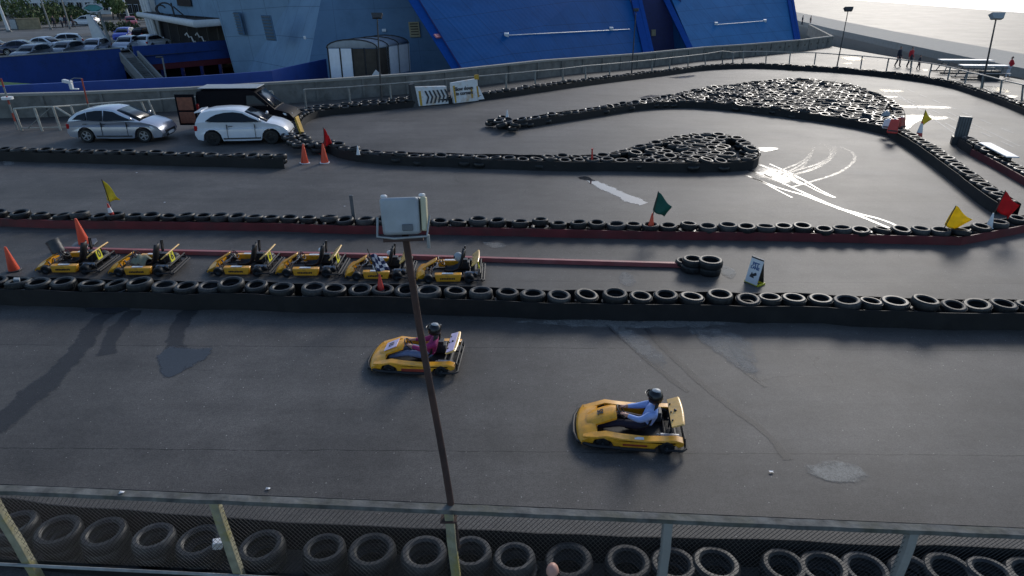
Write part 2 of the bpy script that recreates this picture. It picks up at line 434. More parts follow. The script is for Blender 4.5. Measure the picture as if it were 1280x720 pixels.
def sheet(name, cols, m, z=0.0, kind='structure', uvz=False):
    """cols: list of (X, Ymin, Ymax)"""
    mb = MB(); rows = 60
    for i, (X, a, b) in enumerate(cols):
        for j in range(rows + 1):
            t = j / rows; Y = lerp(a, b, t); mb.v.append(Vector((X, Y, gz(X, Y) + z)))
    for i in range(len(cols) - 1):
        for j in range(rows):
            o = i * (rows + 1) + j; mb.f.append([o, o + rows + 1, o + rows + 2, o + 1]); mb.m.append(0)
    return tag(mb.build(name, m, smooth=60), kind=kind)
outer = sea_a + sea_n * 9.5
cols = []
X = -90.0
while X < corner.x: cols.append((X, -40, par_y(X) + .3)); X += 1.5
cols.append((corner.x, -40, par_y(corner.x - .01) + .3))
o1 = sheet('track_ground', cols, 'asphalt')
cols = []; X = corner.x
while X < 130: cols.append((X, -40, max(-39, line_y(outer, sd, X)))); X += 2.0
sheet('promenade_ground', cols, 'asphalt')
# the land beyond the parapet: car park level on the far side of the sunken yard
W0, W1, W2, W3 = atY(0, 72, 63), atY(150, 61, 71), atY(167, 60, 72.4), atY(290, 53, 80)
wd = (W1 - W0); wd.z = 0; wd.normalize(); wn = Vector((wd.y, -wd.x, 0))   # into the yard
def flat(name, poly, z, m, kind='structure'):
    mb = MB(); n = len(poly); mb.add([(p[0], p[1], z) for p in poly], [])
    for t in tessellate_polygon([[Vector((p[0], p[1], 0)) for p in poly]]): mb.f.append(list(t)); mb.m.append(0)
    o = mb.build(name, m, smooth=0)
    bm = bmesh.new(); bm.from_mesh(o.data)
    for f in bm.faces:
        if f.normal.z < 0: f.normal_flip()
    bm.to_mesh(o.data); bm.free(); return tag(o, kind=kind)
Wl = W0 - wd * 80
flat('car_park_ground', [(Wl.x, Wl.y), (W0.x, W0.y), (W1.x, W1.y), (W3.x, W3.y), (W3.x + 6, W3.y + 6), (30, 96), (34, 120), (10, 600), (-700, 900), (-900, 200)], 0, 'asphalt_park')
flat('yard_ground', [(-140, 25), (corner.x, 40), (34, 100), (-25, 90), (-60, 90), (-140, 60)], -3.2, 'asphalt_verge')
# promenade terrace (raised), sea, sky
pts = [sea_a - sd * 160, sea_a, sea_b, sea_b + sd * 90]
mb = MB()
for a, b in zip(pts, pts[1:]):
    zt = .55
    za, zb = gz(a.x, a.y), gz(b.x, b.y)
    A = [Vector((a.x, a.y, za - .3)), Vector((b.x, b.y, zb - .3)), Vector((b.x, b.y, zb - .3)) + sea_n * 9.5, Vector((a.x, a.y, za - .3)) + sea_n * 9.5]
    B = [Vector((a.x, a.y, za + zt)), Vector((b.x, b.y, zb + zt)), Vector((b.x, b.y, zb + zt - .25)) + sea_n * 9.5, Vector((a.x, a.y, za + zt - .25)) + sea_n * 9.5]
    for q in A[2:]: q.z = -8
    mb.hexa(A + B)
mb.build('sea_wall_promenade', 'concrete_pale', smooth=0, weld=True); tag(bpy.data.objects['sea_wall_promenade'], kind='structure')
m = mat('sea_mat', (.88, .89, .9), .42, var=.02, scale=.02, bump=.05, bscale=.5, spec=1.0)  # near-white base colour stands in for sun glare on the water
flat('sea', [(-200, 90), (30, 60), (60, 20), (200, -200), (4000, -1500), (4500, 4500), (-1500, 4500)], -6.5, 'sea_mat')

# decal patches -----------------------------------------------------
def blob(name, pxs, m, z=.005, rings=3, soft=.28, jit=.5):
    """fan of rings from the outline to the middle, outline given in picture points on the ground"""
    P = [g(*p) for p in pxs]; P = smooth_line(P + [P[0]], 1)[:-1]
    Q = []
    for a, b in zip(P, P[1:] + P[:1]):
        k = max(1, int((b - a).length / .35))
        for i in range(k): Q.append(a.lerp(b, i / k))
    c = sum(Q, Vector()) / len(Q); mb = MB(); n = len(Q)
    levels = [(1, 0), (1 - soft, .75), (.35, 1)]
    for s_, e_ in levels:
        for q in Q:
            w = c.lerp(q, s_); mb.v.append(Vector((w.x, w.y, gz(w.x, w.y) + z)))
    mb.v.append(Vector((c.x, c.y, gz(c.x, c.y) + z)))
    for r in range(2):
        for i in range(n):
            j = (i + 1) % n; mb.f.append([r * n + i, r * n + j, (r + 1) * n + j, (r + 1) * n + i]); mb.m.append(0)
    for i in range(n): mb.f.append([2 * n + i, 2 * n + (i + 1) % n, 3 * n]); mb.m.append(0)
    o = mb.build(name, m, smooth=0); me = o.data
    at = me.attributes.new('edge', 'FLOAT', 'POINT')
    vals = [0] * n + [.75] * n + [1.0] * n + [1.0]
    for i, v in enumerate(vals): at.data[i].value = v
    bm = bmesh.new(); bm.from_mesh(me)
    for f in bm.faces:
        if f.normal.z < 0: f.normal_flip()
    bm.to_mesh(me); bm.free()
    return tag(o, kind='structure')
def trail(name, pxs, w, m, z=.006, w1=None, sm=2, e0=1.0, e1=1.0):
    P = smooth_line([g(*p) for p in pxs], sm); Q = [a for a, t in resample(P, .3)] + [P[-1]]
    n = len(Q); mb = MB(); w1 = w if w1 is None else w1; vals = []
    for i, q in enumerate(Q):
        t = Q[min(i + 1, n - 1)] - Q[max(i - 1, 0)]; t.z = 0; t.normalize(); nn = Vector((-t.y, t.x, 0))
        ww = lerp(w, w1, i / max(1, n - 1)) / 2 * random.uniform(.75, 1.2); e = lerp(e0, e1, i / max(1, n - 1))
        for s_, ev in ((-1, .15), (-.5, 1), (.5, 1), (1, .15)):
            r = q + nn * ww * s_; mb.v.append(Vector((r.x, r.y, gz(r.x, r.y) + z))); vals.append(ev * e)
    for i in range(n - 1):
        for k in range(3): mb.f.append([i * 4 + k, (i + 1) * 4 + k, (i + 1) * 4 + k + 1, i * 4 + k + 1]); mb.m.append(0)
    o = mb.build(name, m, smooth=0); at = o.data.attributes.new('edge', 'FLOAT', 'POINT')
    for i, v in enumerate(vals): at.data[i].value = v
    bm = bmesh.new(); bm.from_mesh(o.data)
    for f in bm.faces:
        if f.normal.z < 0: f.normal_flip()
    bm.to_mesh(o.data); bm.free()
    return tag(o, kind='structure')
trail('wet_patch', [(150, 383), (118, 402), (105, 432), (70, 468), (30, 505), (-20, 540)], .5, 'wet_dark', w1=.85)
trail('wet_patch', [(170, 388), (150, 405), (138, 424), (132, 444)], .45, 'wet_dark', w1=.5, z=.008)
trail('wet_patch', [(246, 380), (228, 400), (217, 425), (222, 450)], .5, 'wet_dark', w1=.6, z=.006)
blob('wet_patch', [(192, 445), (205, 432), (238, 433), (280, 435), (250, 456), (225, 468), (205, 479), (196, 465)], 'wet_sheen', z=.009)
blob('wet_patch', [(95, 378), (175, 379), (165, 392), (105, 394)], 'wet_sheen', z=.011)
blob('dust_patch', [(1000, 580), (1050, 570), (1095, 592), (1088, 608), (1040, 606), (1005, 595)], 'dust', z=.009)
blob('dust_patch', [(900, 330), (925, 338), (918, 352), (900, 346)], 'dust', z=.009)
blob('dust_patch', [(845, 405), (940, 412), (962, 470), (950, 484), (900, 450)], 'dust_faint', z=.007)
blob('dust_patch', [(905, 425), (935, 440), (958, 478), (930, 470)], 'dust_faint', z=.009)
blob('dust_patch', [(745, 395), (800, 412), (850, 460), (835, 470), (790, 440)], 'dust_faint', z=.007)
blob('dust_patch', [(780, 335), (800, 350), (790, 366), (765, 352)], 'dust_faint', z=.007)
blob('dust_patch', [(600, 302), (630, 303), (640, 310), (610, 312)], 'dust_faint', z=.009)
trail('wet_edge_mark', [(745, 392), (775, 420), (815, 455), (860, 490)], .18, 'wet_dark')
trail('wet_edge_mark', [(795, 395), (815, 420), (850, 455), (900, 500), (960, 540), (985, 575)], .2, 'wet_dark')
trail('wet_edge_mark', [(845, 398), (900, 440), (958, 484)], .16, 'wet_dark')
blob('wet_patch', [(600, 402), (760, 396), (860, 398), (980, 404), (900, 412), (740, 412)], 'dust_faint', z=.01)
# glare puddles and the wet tyre tracks by the hairpin
P_ = 'puddle_mat'
trail('puddle_streak', [(727, 221), (747, 230), (775, 243), (795, 252), (806, 255)], .45, 'puddle_calm', w1=.75)
blob('puddle', [(944, 184), (972, 184), (978, 187), (950, 191)], P_)
blob('puddle', [(930, 217), (950, 203), (975, 208), (1000, 214), (1012, 226), (985, 236), (965, 228), (945, 224)], 'track_wet', soft=.5)
trail('tyre_track', [(940, 222), (975, 236), (1003, 243), (1035, 256), (1070, 268), (1111, 285)], .15, P_)
trail('tyre_track', [(955, 218), (985, 232), (1020, 248), (1045, 259), (1075, 268), (1103, 274), (1129, 286)], .15, P_)
trail('tyre_track', [(962, 205), (1000, 222), (1025, 238), (1044, 247)], .13, P_, w1=.08)
trail('tyre_track', [(970, 213), (1005, 230), (1030, 243), (1042, 247)], .1, P_, w1=.07)
trail('tyre_track', [(932, 219), (955, 228), (972, 238), (990, 247)], .13, P_, w1=.1)
trail('tyre_track', [(935, 212), (960, 220), (985, 228)], .3, 'track_wet')
trail('tyre_track', [(950, 206), (970, 214), (1000, 230)], .25, 'track_wet')
for cx in ([(965, 217), (1000, 204), (1012, 195), (1018, 184)], [(970, 222), (1003, 206), (1014, 196), (1017, 182)],
           [(980, 222), (1020, 210), (1035, 200), (1041, 190), (1030, 180), (1015, 178)], [(985, 216), (1022, 206), (1039, 196), (1043, 187), (1036, 180)],
           [(990, 219), (1020, 212), (1044, 195), (1044, 182)], [(960, 222), (1000, 212), (1008, 205), (1012, 196)]):
    trail('tyre_track', cx, .16, 'track_faint', e0=1.0, e1=.25)
trail('tyre_track', [(990, 234), (1015, 227), (1045, 218), (1062, 208), (1070, 198), (1066, 190), (1050, 184)], .2, 'track_faint', e0=1, e1=.4)
blob('puddle', [(1010, 120), (1035, 118), (1128, 120), (1136, 122), (1060, 122), (1018, 123)], P_)
blob('puddle', [(1120, 132), (1160, 132), (1197, 134), (1192, 136), (1140, 135), (1124, 135)], P_)
blob('puddle', [(1128, 142), (1150, 143), (1194, 146), (1188, 149), (1155, 149), (1142, 155), (1135, 163), (1122, 163), (1130, 150)], P_)
blob('puddle', [(1096, 111), (1135, 113), (1130, 116), (1098, 115)], 'track_wet')
blob('puddle', [(843, 121), (868, 118), (885, 120), (860, 123)], 'track_wet', z=.02)
blob('puddle', [(830, 97), (850, 95), (875, 93), (868, 97), (845, 99)], 'track_wet')
blob('puddle', [(795, 123), (810, 118), (830, 119), (822, 122)], 'track_wet')
blob('puddle', [(978, 87), (1006, 87), (1003, 90), (985, 90)], 'track_wet')
blob('puddle', [(1047, 71), (1070, 70), (1088, 75), (1060, 77)], 'track_wet', z=.01)
blob('puddle', [(1050, 79), (1070, 78), (1062, 81)], 'track_wet', z=.01)
blob('puddle', [(1222, 106), (1245, 107), (1268, 115), (1262, 118), (1240, 114)], 'track_wet')
blob('puddle', [(1232, 118), (1275, 119), (1276, 123), (1240, 122)], P_)
blob('puddle', [(1153, 86), (1163, 87), (1158, 89), (1152, 88)], 'track_wet')
blob('puddle', [(0, 197), (15, 200), (22, 206), (5, 210)], 'dust_faint')
# old car-park lines on the right
for a, b in (((1115, 113), (1225, 189)), ((1185, 140), (1275, 183)), ((1098, 113), (1140, 130))):
    trail('painted_line', [a, b], .1, 'line_paint', sm=0)
for a, b in (((1108, 112), (1280, 212)), ((1135, 112), (1280, 172)), ((1135, 124), (1280, 190)), ((1078, 80), (1112, 90)), ((1060, 70), (1180, 88))):
    A, B = g(*a), g(*b)
    for i in range(7):
        p, q = A.lerp(B, i / 7), A.lerp(B, (i + .55) / 7)
        mb = MB(); t = (q - p).normalized(); nn = Vector((-t.y, t.x, 0)) * .05
        mb.add([(w.x, w.y, gz(w.x, w.y) + .008) for w in (p - nn, q - nn, q + nn, p + nn)], [(0, 1, 2, 3)])
        o = mb.build('painted_line', 'line_paint', smooth=0); tag(o, kind='structure')
        at = o.data.attributes.new('edge', 'FLOAT', 'POINT')
        for i_ in range(4): at.data[i_].value = .9

# ------------------------------------------------------------------ tyres
def tyre_profile(ro, ri, w, n=3):
    h = w / 2; return [(ri, -h * .7), (ri + .03, -h), (ro - .035, -h), (ro - .008, -h * .72), (ro, -h * .3), (ro, h * .3), (ro - .008, h * .72), (ro - .035, h), (ri + .05, h * 1.02), (ri + .03, h), (ri, h * .7), (ri + .045, h * .35), (ri + .05, -h * .35)]
tyre_meshes = []
for k, (ro, ri, w, mm) in enumerate(((.3, .18, .19, 'rubber'), (.285, .175, .17, 'rubber'), (.31, .195, .2, 'rubber_grey'), (.32, .2, .22, 'rubber'))):
    mb = MB(); mb.lathe(tyre_profile(ro, ri, w), 30, closed=True)
    for a in (range(30) if k < 2 else ()):
        w_ = 2 * math.pi * a / 30
        mb.box((math.cos(w_) * (ro + .001), math.sin(w_) * (ro + .001), 0), (.01, .03, w * .62), w_)
    o = mb.build('tyre', mm, smooth=35); tyre_meshes.append(o.data); bpy.data.objects.remove(o)
WORDS = ['first', 'second', 'third', 'fourth', 'fifth', 'sixth', 'seventh', 'eighth', 'ninth', 'tenth', 'eleventh', 'twelfth', 'thirteenth', 'fourteenth', 'fifteenth', 'sixteenth', 'seventeenth', 'eighteenth', 'nineteenth', 'twentieth']
TENS = {2: 'twenty', 3: 'thirty', 4: 'forty', 5: 'fifty'}
def ordw(i):
    if i < 20: return WORDS[i]
    n = i + 1; t, u = divmod(n, 10)
    return {2: 'twentieth', 3: 'thirtieth', 4: 'fortieth', 5: 'fiftieth'}[t] if u == 0 else TENS[t] + '-' + WORDS[u - 1]
ntyre = 0
def tyre(p, label, group, tilt=None, k=None, scale=1.0):
    global ntyre; ntyre += 1
    k = random.choice((0, 0, 1, 2, 3)) if k is None else k
    o = bpy.data.objects.new('tyre', tyre_meshes[k]); C.objects.link(o); o.location = p
    t = tilt if tilt else (random.gauss(0, .06), random.gauss(0, .06))
    o.rotation_euler = (t[0], t[1], random.uniform(0, 6.28)); q_ = scale * random.uniform(.93, 1.06); o.scale = (q_, q_, scale * random.uniform(.85, 1.1))
    return tag(o, label, 'tyre', group)
stuff = MB()   # tyres past the three hundred that show largest, and hidden lower layers
lowprof = [(.18, -.07), (.21, -.095), (.27, -.095), (.3, -.05), (.3, .05), (.27, .095), (.22, .098), (.18, .07), (.225, 0)]
def stuff_tyre(p, tilt=.05):
    T = Matrix.Translation(p) @ Euler((random.gauss(0, tilt), random.gauss(0, tilt), random.uniform(0, 6))).to_matrix().to_4x4() @ Matrix.Scale(random.uniform(.92, 1.07), 4)
    stuff.mat(random.choice((0, 0, 1))); stuff.lathe(lowprof, 14, T, closed=True)

def belt(name, label, cat, line, h, m='belt', th=.02, z0=.0, lean=0, wav=.01, group=None, fine=.6):
    """upright rubber or board face that follows a line on the ground"""
    P = [a for a, t in resample(line, fine)] + [line[-1]]
    mb = MB(); n = len(P)
    fr = offset_line(P, 0); bk = offset_line(P, th)
    for i in range(n):
        w = random.uniform(-wav, wav); hh = h + random.uniform(-wav, wav) * 1.2
        for q, zz in ((fr[i], z0 - .03), (fr[i], hh), (bk[i], hh), (bk[i], z0 - .03)):
            mb.v.append(Vector((q.x + w, q.y + w, gz(q.x, q.y) + zz)))
    for i in range(n - 1):
        for k in range(4):
            l = (k + 1) % 4; mb.f.append([i * 4 + k, i * 4 + l, i * 4 + 4 + l, i * 4 + 4 + k]); mb.m.append(0)
    mb.f.append([0, 1, 2, 3]); mb.m.append(0); mb.f.append([n * 4 - 1, n * 4 - 2, n * 4 - 3, n * 4 - 4]); mb.m.append(0)
    o = mb.build(name, m, smooth=20); return tag(o, label, cat, group)
def vpath(pxs, z=0.0, sm=1): return smooth_line([g(*p, z) for p in pxs], sm)

# row A: behind the spectator fence ------------------------------------------------
A_px = [(-35, 650), (18, 656), (72, 663), (130, 666), (192, 672), (250, 677), (327, 683), (405, 687), (465, 689), (530, 693), (588, 692), (643, 698), (711, 700), (785, 703), (842, 705), (895, 706), (980, 707), (1030, 711), (1082, 712), (1140, 715), (1187, 715), (1237, 717), (1290, 720)]
rowA = []
for i, (x, y) in enumerate(A_px):
    p = g(x, y, .42); p.z = .36 + random.uniform(-.015, .02); rowA.append(p.copy())
    lab_ = 'large worn tyre lying flat behind the near wire fence, ' + ordw(i) + ' from the left'
    if i == len(A_px) - 1: lab_ = 'large worn tyre cut by the right picture edge behind the near wire fence'
    tyre(p, lab_, 'tyres behind the near wire fence', tilt=(random.gauss(-.02, .04), random.gauss(0, .04)), k=random.choice((2, 3, 3)))
    for k in range(2):
        if k == 0: stuff_tyre(Vector((p.x + random.uniform(-.04, .04), p.y, .16)), .02)
lineA = sorted(rowA, key=lambda q: q.x)
lineA = [Vector((q.x, q.y, 0)) for q in lineA]; lineA = smooth_line(lineA, 2); lineA = [lineA[0] + Vector((-2, .2, 0))] + lineA + [lineA[-1] + Vector((2, -.15, 0))]
for q in (0, -1): pass
backA = offset_line(lineA, .36); frontA = offset_line(lineA, -.36)
belt('rubber_belt_barrier', 'black rubber belt on the track side of the tyres behind the near wire fence', 'barrier', backA, .52)
belt('rubber_belt_barrier', 'black rubber belt between the near tyres and the spectator fence', 'barrier', frontA, .2)
# row B -----------------------------------------------------------------------
Bx = [-8, 25, 48, 80, 113, 145, 174, 205, 232, 265, 290, 322, 352, 391, 419, 451, 479, 507, 536, 568, 600, 634, 667, 698, 731, 767, 800, 832, 866, 900, 933, 962, 993, 1025, 1058, 1088, 1120, 1156, 1190, 1221, 1255, 1288]
def By(x): return 353 + (383.5 - 353) * x / 1280 + 1.2 * math.sin(x / 90)
raised = {10: .07, 37: .08, 6: .03, 25: .04, 29: .02}
rowB = []
for i, x in enumerate(Bx):
    p = g(x + random.uniform(-2, 2), By(x) + random.uniform(-1.6, 1.6), .45); p.z = .44 + raised.get(i, random.uniform(-.02, .02)); rowB.append(p.copy())
    lb = 'black tyre on the near wall below the karts, ' + ordw(i) + ' from the left'
    if i == 16: lb = 'black tyre on the near wall with the small red cone of the chequered flag inside'
    if i == 37: lb = 'thick black tyre raised above its neighbours near the right end of the near wall'
    tyre(p, lb, 'tyres on the near wall', k=(3 if i in raised else random.choice((0, 1, 2, 0))))
    stuff_tyre(Vector((p.x + random.uniform(-.05, .05), p.y + random.uniform(-.03, .03), .26)), .02)
lineB = smooth_line([Vector((q.x, q.y, 0)) for q in rowB], 2)
lineB = [lineB[0] + Vector((-2, .05, 0))] + lineB + [lineB[-1] + Vector((2, -.08, 0))]
belt('rubber_belt_barrier', 'long black rubber belt facing the near straight below the parked karts', 'barrier', offset_line(lineB, -.36), .44)
belt('rubber_belt_barrier', 'long black rubber belt facing the pit lane behind the near wall tyres', 'barrier', offset_line(lineB, .36), .46)
# row C -----------------------------------------------------------------------
Cx = [-2, 25, 51, 79, 101, 125, 145, 168, 189, 210, 232, 255, 275, 297, 318, 338, 361, 385, 412, 432, 457, 480, 503, 527, 550, 573, 598, 621, 650, 675, 699, 724, 746, 771, 792, 813, 836, 860, 884, 909, 932, 956, 979, 1003, 1030, 1053, 1076, 1103, 1127, 1151, 1176, 1200, 1227, 1248, 1272, 1297]
def Cy(x):
    if x < 1200: return 267.5 + 1.6 * 0 + (289.5 - 267.5) * x / 1200
    return 289.5 - (x - 1200) * .2
rowC = []
for i, x in enumerate(Cx):
    p = g(x + random.uniform(-1, 1), Cy(x) + random.uniform(-1, 1), .33); up = {1: .04, 4: .06, 18: .07, 17: .03, 26: .06, 29: .09, 37: .06}.get(i, random.uniform(-.02, .02))
    p.z = gz(p.x, p.y) + .32 + up; rowC.append(p.copy())
    lb = 'black tyre on the long red board barrier, ' + ordw(i) + ' from the left'
    if i >= 50: lb = 'black tyre at the bend of the red barrier, ' + ['on the straight part', 'under the yellow flag', 'just right of the yellow flag', 'under the white cone', 'under the red flag', 'at the picture edge'][i - 50]
    tyre(p, lb, 'tyres on the red board barrier', k=random.choice((0, 1, 2, 0)), scale=.97)
    stuff_tyre(Vector((p.x, p.y + .09, gz(p.x, p.y) + .12)), .01)
lineC = smooth_line([Vector((q.x, q.y, gz(q.x, q.y))) for q in rowC], 1)
belt('red_board_barrier', 'long dark red board barrier carrying a row of tyres above the pit lane', 'barrier', offset_line(lineC, -.33), .27, 'red_board', th=.04, wav=.006, fine=2.4)
belt('rubber_belt_barrier', 'black rubber belt on the track side of the red board barrier', 'barrier', offset_line(lineC, .33), .27)
# row D -----------------------------------------------------------------------
rowD = []
for i in range(22):
    x = 350 - i * 17.2; p = g(x, 187.5 + (x / 350) * 9, .42); p.z = .42 + random.uniform(-.03, .03); rowD.append(p)
rowD.sort(key=lambda q: q.x)
for i, p in enumerate(rowD):
    tyre(p, 'black tyre on the short wall before the parked cars, ' + ordw(i) + ' from the left' if i < 21 else 'end tyre of the short wall in front of the parked white hatchback', 'tyres on the wall before the parked cars')
    stuff_tyre(Vector((p.x, p.y, .24)), .02)
lineD = smooth_line([Vector((q.x, q.y, 0)) for q in rowD], 1); lineD = [lineD[0] - Vector((3, 0, 0))] + lineD + [lineD[-1] + Vector((.25, 0, 0))]
belt('rubber_belt_barrier', 'black rubber belt along the short tyre wall in front of the parked cars', 'barrier', offset_line(lineD, -.34), .42)
# free stacks in the pit lane
for (x, y, n, sc, what) in ((867, 343, 2, 1.0, 'left'), (889, 346, 2, 1.08, 'right')):
    q = g(x, y)
    for k in range(n):
        z = .1 * sc + k * .19 * sc
        if k < n - 1 or True:
            tyre(Vector((q.x, q.y + .25, z)), '%s tyre of the %s free standing stack at the end of the red beam' % (['bottom', 'top'][k], what), 'free standing tyre stacks', tilt=(0, 0), k=0 if what == 'left' else 3, scale=sc * (1 if what == 'left' else .95))
q = g(858, 338); tyre(Vector((q.x, q.y + .3, .12)), 'low tyre touching the end of the red beam beside the stacks', 'free standing tyre stacks', tilt=(0, 0), k=1, scale=.9)
# right wall R1 (from the yellow flag up to the big island)
R1 = vpath([(1243, 268), (1225, 256), (1200, 236), (1172, 213), (1135, 186), (1110, 171)])
R1i = offset_line(R1, -.36)
r1 = resample(R1i, .6, .2); allstr = []
for i, (p, t) in enumerate(r1):
    q = Vector((p.x, p.y, gz(p.x, p.y) + .42 + random.uniform(-.02, .02)))
    tyre(q, 'black tyre on the slanting right hand wall, ' + ordw(i) + ' from its near end', 'tyres on the slanting wall')
    stuff_tyre(q - Vector((0, 0, .18)), .02)
belt('rubber_belt_barrier', 'black rubber belt of the slanting wall facing the hairpin', 'barrier', R1, .44)
belt('rubber_belt_barrier', 'black rubber belt of the slanting wall facing the right hand lane', 'barrier', offset_line(R1, -.74), .44)
# R2 wall at the right edge
R2 = vpath([(1196, 183), (1212, 194), (1240, 209), (1283, 234), (1310, 250)], sm=0)
for i, (p, t) in enumerate(resample(offset_line(R2, .34), .6, .3)):
    q = Vector((p.x, p.y, gz(p.x, p.y) + .42)); a = (i < 2) or (q.x > g(1245, 205).x)
    if a: tyre(q, 'black tyre on the right edge wall, ' + ordw(i) + ' from the grey box end', 'tyres on the right edge wall')
    else: stuff_tyre(q - Vector((0, 0, .12)), .02)
    stuff_tyre(q - Vector((0, 0, .24)), .02)
belt('rubber_belt_barrier', 'short black rubber belt round the end of the right edge wall', 'barrier', offset_line(resample(R2, 9)[0:1] and R2[:2], -.0), .42)
belt('red_board_barrier', 'faded red board along the wall at the right edge of the track', 'barrier', R2[1:], .3, 'red_board', th=.04, fine=2.0, wav=.004)
# box and white board on that wall
q = g(1205, 183); th_ = thing('leaning_utility_box', 'grey ribbed utility panel standing on the end of the right edge wall', 'box', (q.x, q.y + .45, q.z), R(-25))
mb = MB(); mb.box((0, 0, .85), (.55, .25, 1.0)); mb.build('casing', 'tank_grey', th_, bevel=.02)
mb = MB()
for i in range(5): mb.box((-.22 + i * .11, -.13, .85), (.03, .02, .92))
mb.build('rib', 'dark_grey', th_, bevel=.004)
mb = MB(); mb.box((0, 0, .19), (.7, .5, .38)); mb.build('plinth', 'dark_grey', th_)
A, B = g(1216, 193), g(1250, 212)
t = (B - A); L_ = t.length; a = math.atan2(t.y, t.x); c = A.lerp(B, .5) + Vector((-t.y, t.x, 0)).normalized() * .35
mb = MB(); mb.box((0, 0, 0), (L_, .5, .05)); o = mb.build('white_board', 'white_paint', bevel=.01); o.location = (c.x, c.y, c.z + .55); o.rotation_euler = (0, 0, a)
tag(o, 'long white board laid along the wall beside the grey box', 'board')
mb = MB()
for s_ in (-1, 1):
    mb.box((s_ * L_ * .35, 0, .13), (.08, .3, .26)); 
o = mb.build('board_trestle', 'dark_grey'); o.location = (c.x, c.y, c.z + .26); o.rotation_euler = (0, 0, a); tag(o, 'dark trestle blocks holding up the long white board', 'trestle')

# islands ---------------------------------------------------------------------
cand = []
def inside(p, poly):
    r = False; n = len(poly)
    for i in range(n):
        a, b = poly[i], poly[i - 1]
        if (a.y > p.y) != (b.y > p.y) and p.x < (b.x - a.x) * (p.y - a.y) / (b.y - a.y) + a.x: r = not r
    return r
def edge_d(p, poly):
    d = 9e9
    for i in range(len(poly)):
        a, b = poly[i - 1], poly[i]; ab = b - a; ab.z = 0; ap = p - a; ap.z = 0
        t = max(0, min(1, ap.dot(ab) / max(1e-9, ab.length_squared))); d = min(d, (ap - ab * t).length)
    return d
def island(pxs_bottom, pxs_top, key, sp_=.585, hole=None, h=.44):
    P = [g(*p) for p in pxs_bottom] + [g(*p, h) for p in pxs_top]
    P = [Vector((p.x, p.y, 0)) for p in P]; loop = smooth_line(P + [P[0]], 1)[:-1]
    # edge row
    ring = offset_line(loop + [loop[0], loop[1]], .34)[:-1]
    for p, t in resample(ring, .6):
        cand.append((p, key))
    xs = [p.x for p in loop]; ys = [p.y for p in loop]; y = min(ys); row = 0
    while y < max(ys):
        x = min(xs) + (row % 2) * sp_ / 2
        while x < max(xs):
            p = Vector((x + random.gauss(0, .035), y + random.gauss(0, .035), 0))
            if inside(p, loop) and edge_d(p, loop) > .85 and not (hole and inside(p, hole)): cand.append((p, key))
            x += sp_
        y += sp_ * .87; row += 1
    return loop
isl1_b = [(622, 158), (632, 162), (645, 162), (680, 157), (755, 145), (805, 137), (855, 134.5), (905, 137.5), (1000, 149), (1060, 158), (1095, 166), (1118, 172)]
isl1_t = [(1128, 158), (1134, 146), (1128, 132), (1110, 121), (1072, 107), (1035, 100), (992, 97), (950, 101), (915, 105), (880, 109), (830, 119), (800, 124), (753, 132), (690, 140), (645, 148), (624, 150)]
isl2_b = [(404, 188), (420, 197), (443, 202), (495, 207), (560, 209), (630, 212), (708, 214.5), (780, 214), (850, 216), (920, 215), (944, 212)]
isl2_t = [(951, 192), (946, 182), (930, 172), (913, 167), (874, 166), (842, 169), (827, 174), (780, 185), (753, 192), (699, 193), (600, 191), (500, 189), (460, 186), (430, 182), (405, 178)]
hole = [Vector((p.x, p.y, 0)) for p in (g(903, 180, .3), g(918, 176, .3), g(936, 190, .3), g(934, 197, .3), g(915, 194, .3))]
L1 = island(isl1_b, isl1_t, 1); L2 = island(isl2_b, isl2_t, 2, hole=hole)
def near_loop(loop, label): 
    return belt('rubber_belt_barrier', label, 'barrier', [Vector((p.x, p.y, gz(p.x, p.y))) for p in loop + [loop[0]]], .4, fine=.5)
near_loop(L1, 'black rubber belt wrapped round the large far tyre island')
near_loop(L2, 'black rubber belt wrapped round the narrow tyre island before the hairpin')
mb = MB(); hc = sum(hole, Vector()) / len(hole)
hh = [hc + (p - hc) * 1.05 for p in hole]
# filter too-close candidates
for x_, y_ in ((627, 155), (634, 152), (644, 156), (652, 150)): q_ = g(x_, y_, .4); cand.append((Vector((q_.x, q_.y, 0)), 1))
keep = []
for p, k in cand:
    if all((p - q).length > .5 for q, kk in keep[-400:] if kk == k) : keep.append((p, k))
keep.sort(key=lambda c: c[0].y)
for p, k in keep:
    z = gz(p.x, p.y) + .37 + random.gauss(0, .028)
    if ntyre < 298 and k == 2: tyre(Vector((p.x, p.y, z)), 'black tyre lying in the narrow packed tyre island before the hairpin', 'tyres packed into the narrow island', tilt=(random.gauss(0, .09), random.gauss(0, .09)))
    else: stuff_tyre(Vector((p.x, p.y, z)), .14)
    if random.random() < .5: stuff_tyre(Vector((p.x + random.uniform(-.2, .2), p.y + random.uniform(-.2, .2), z - .19)), .05)
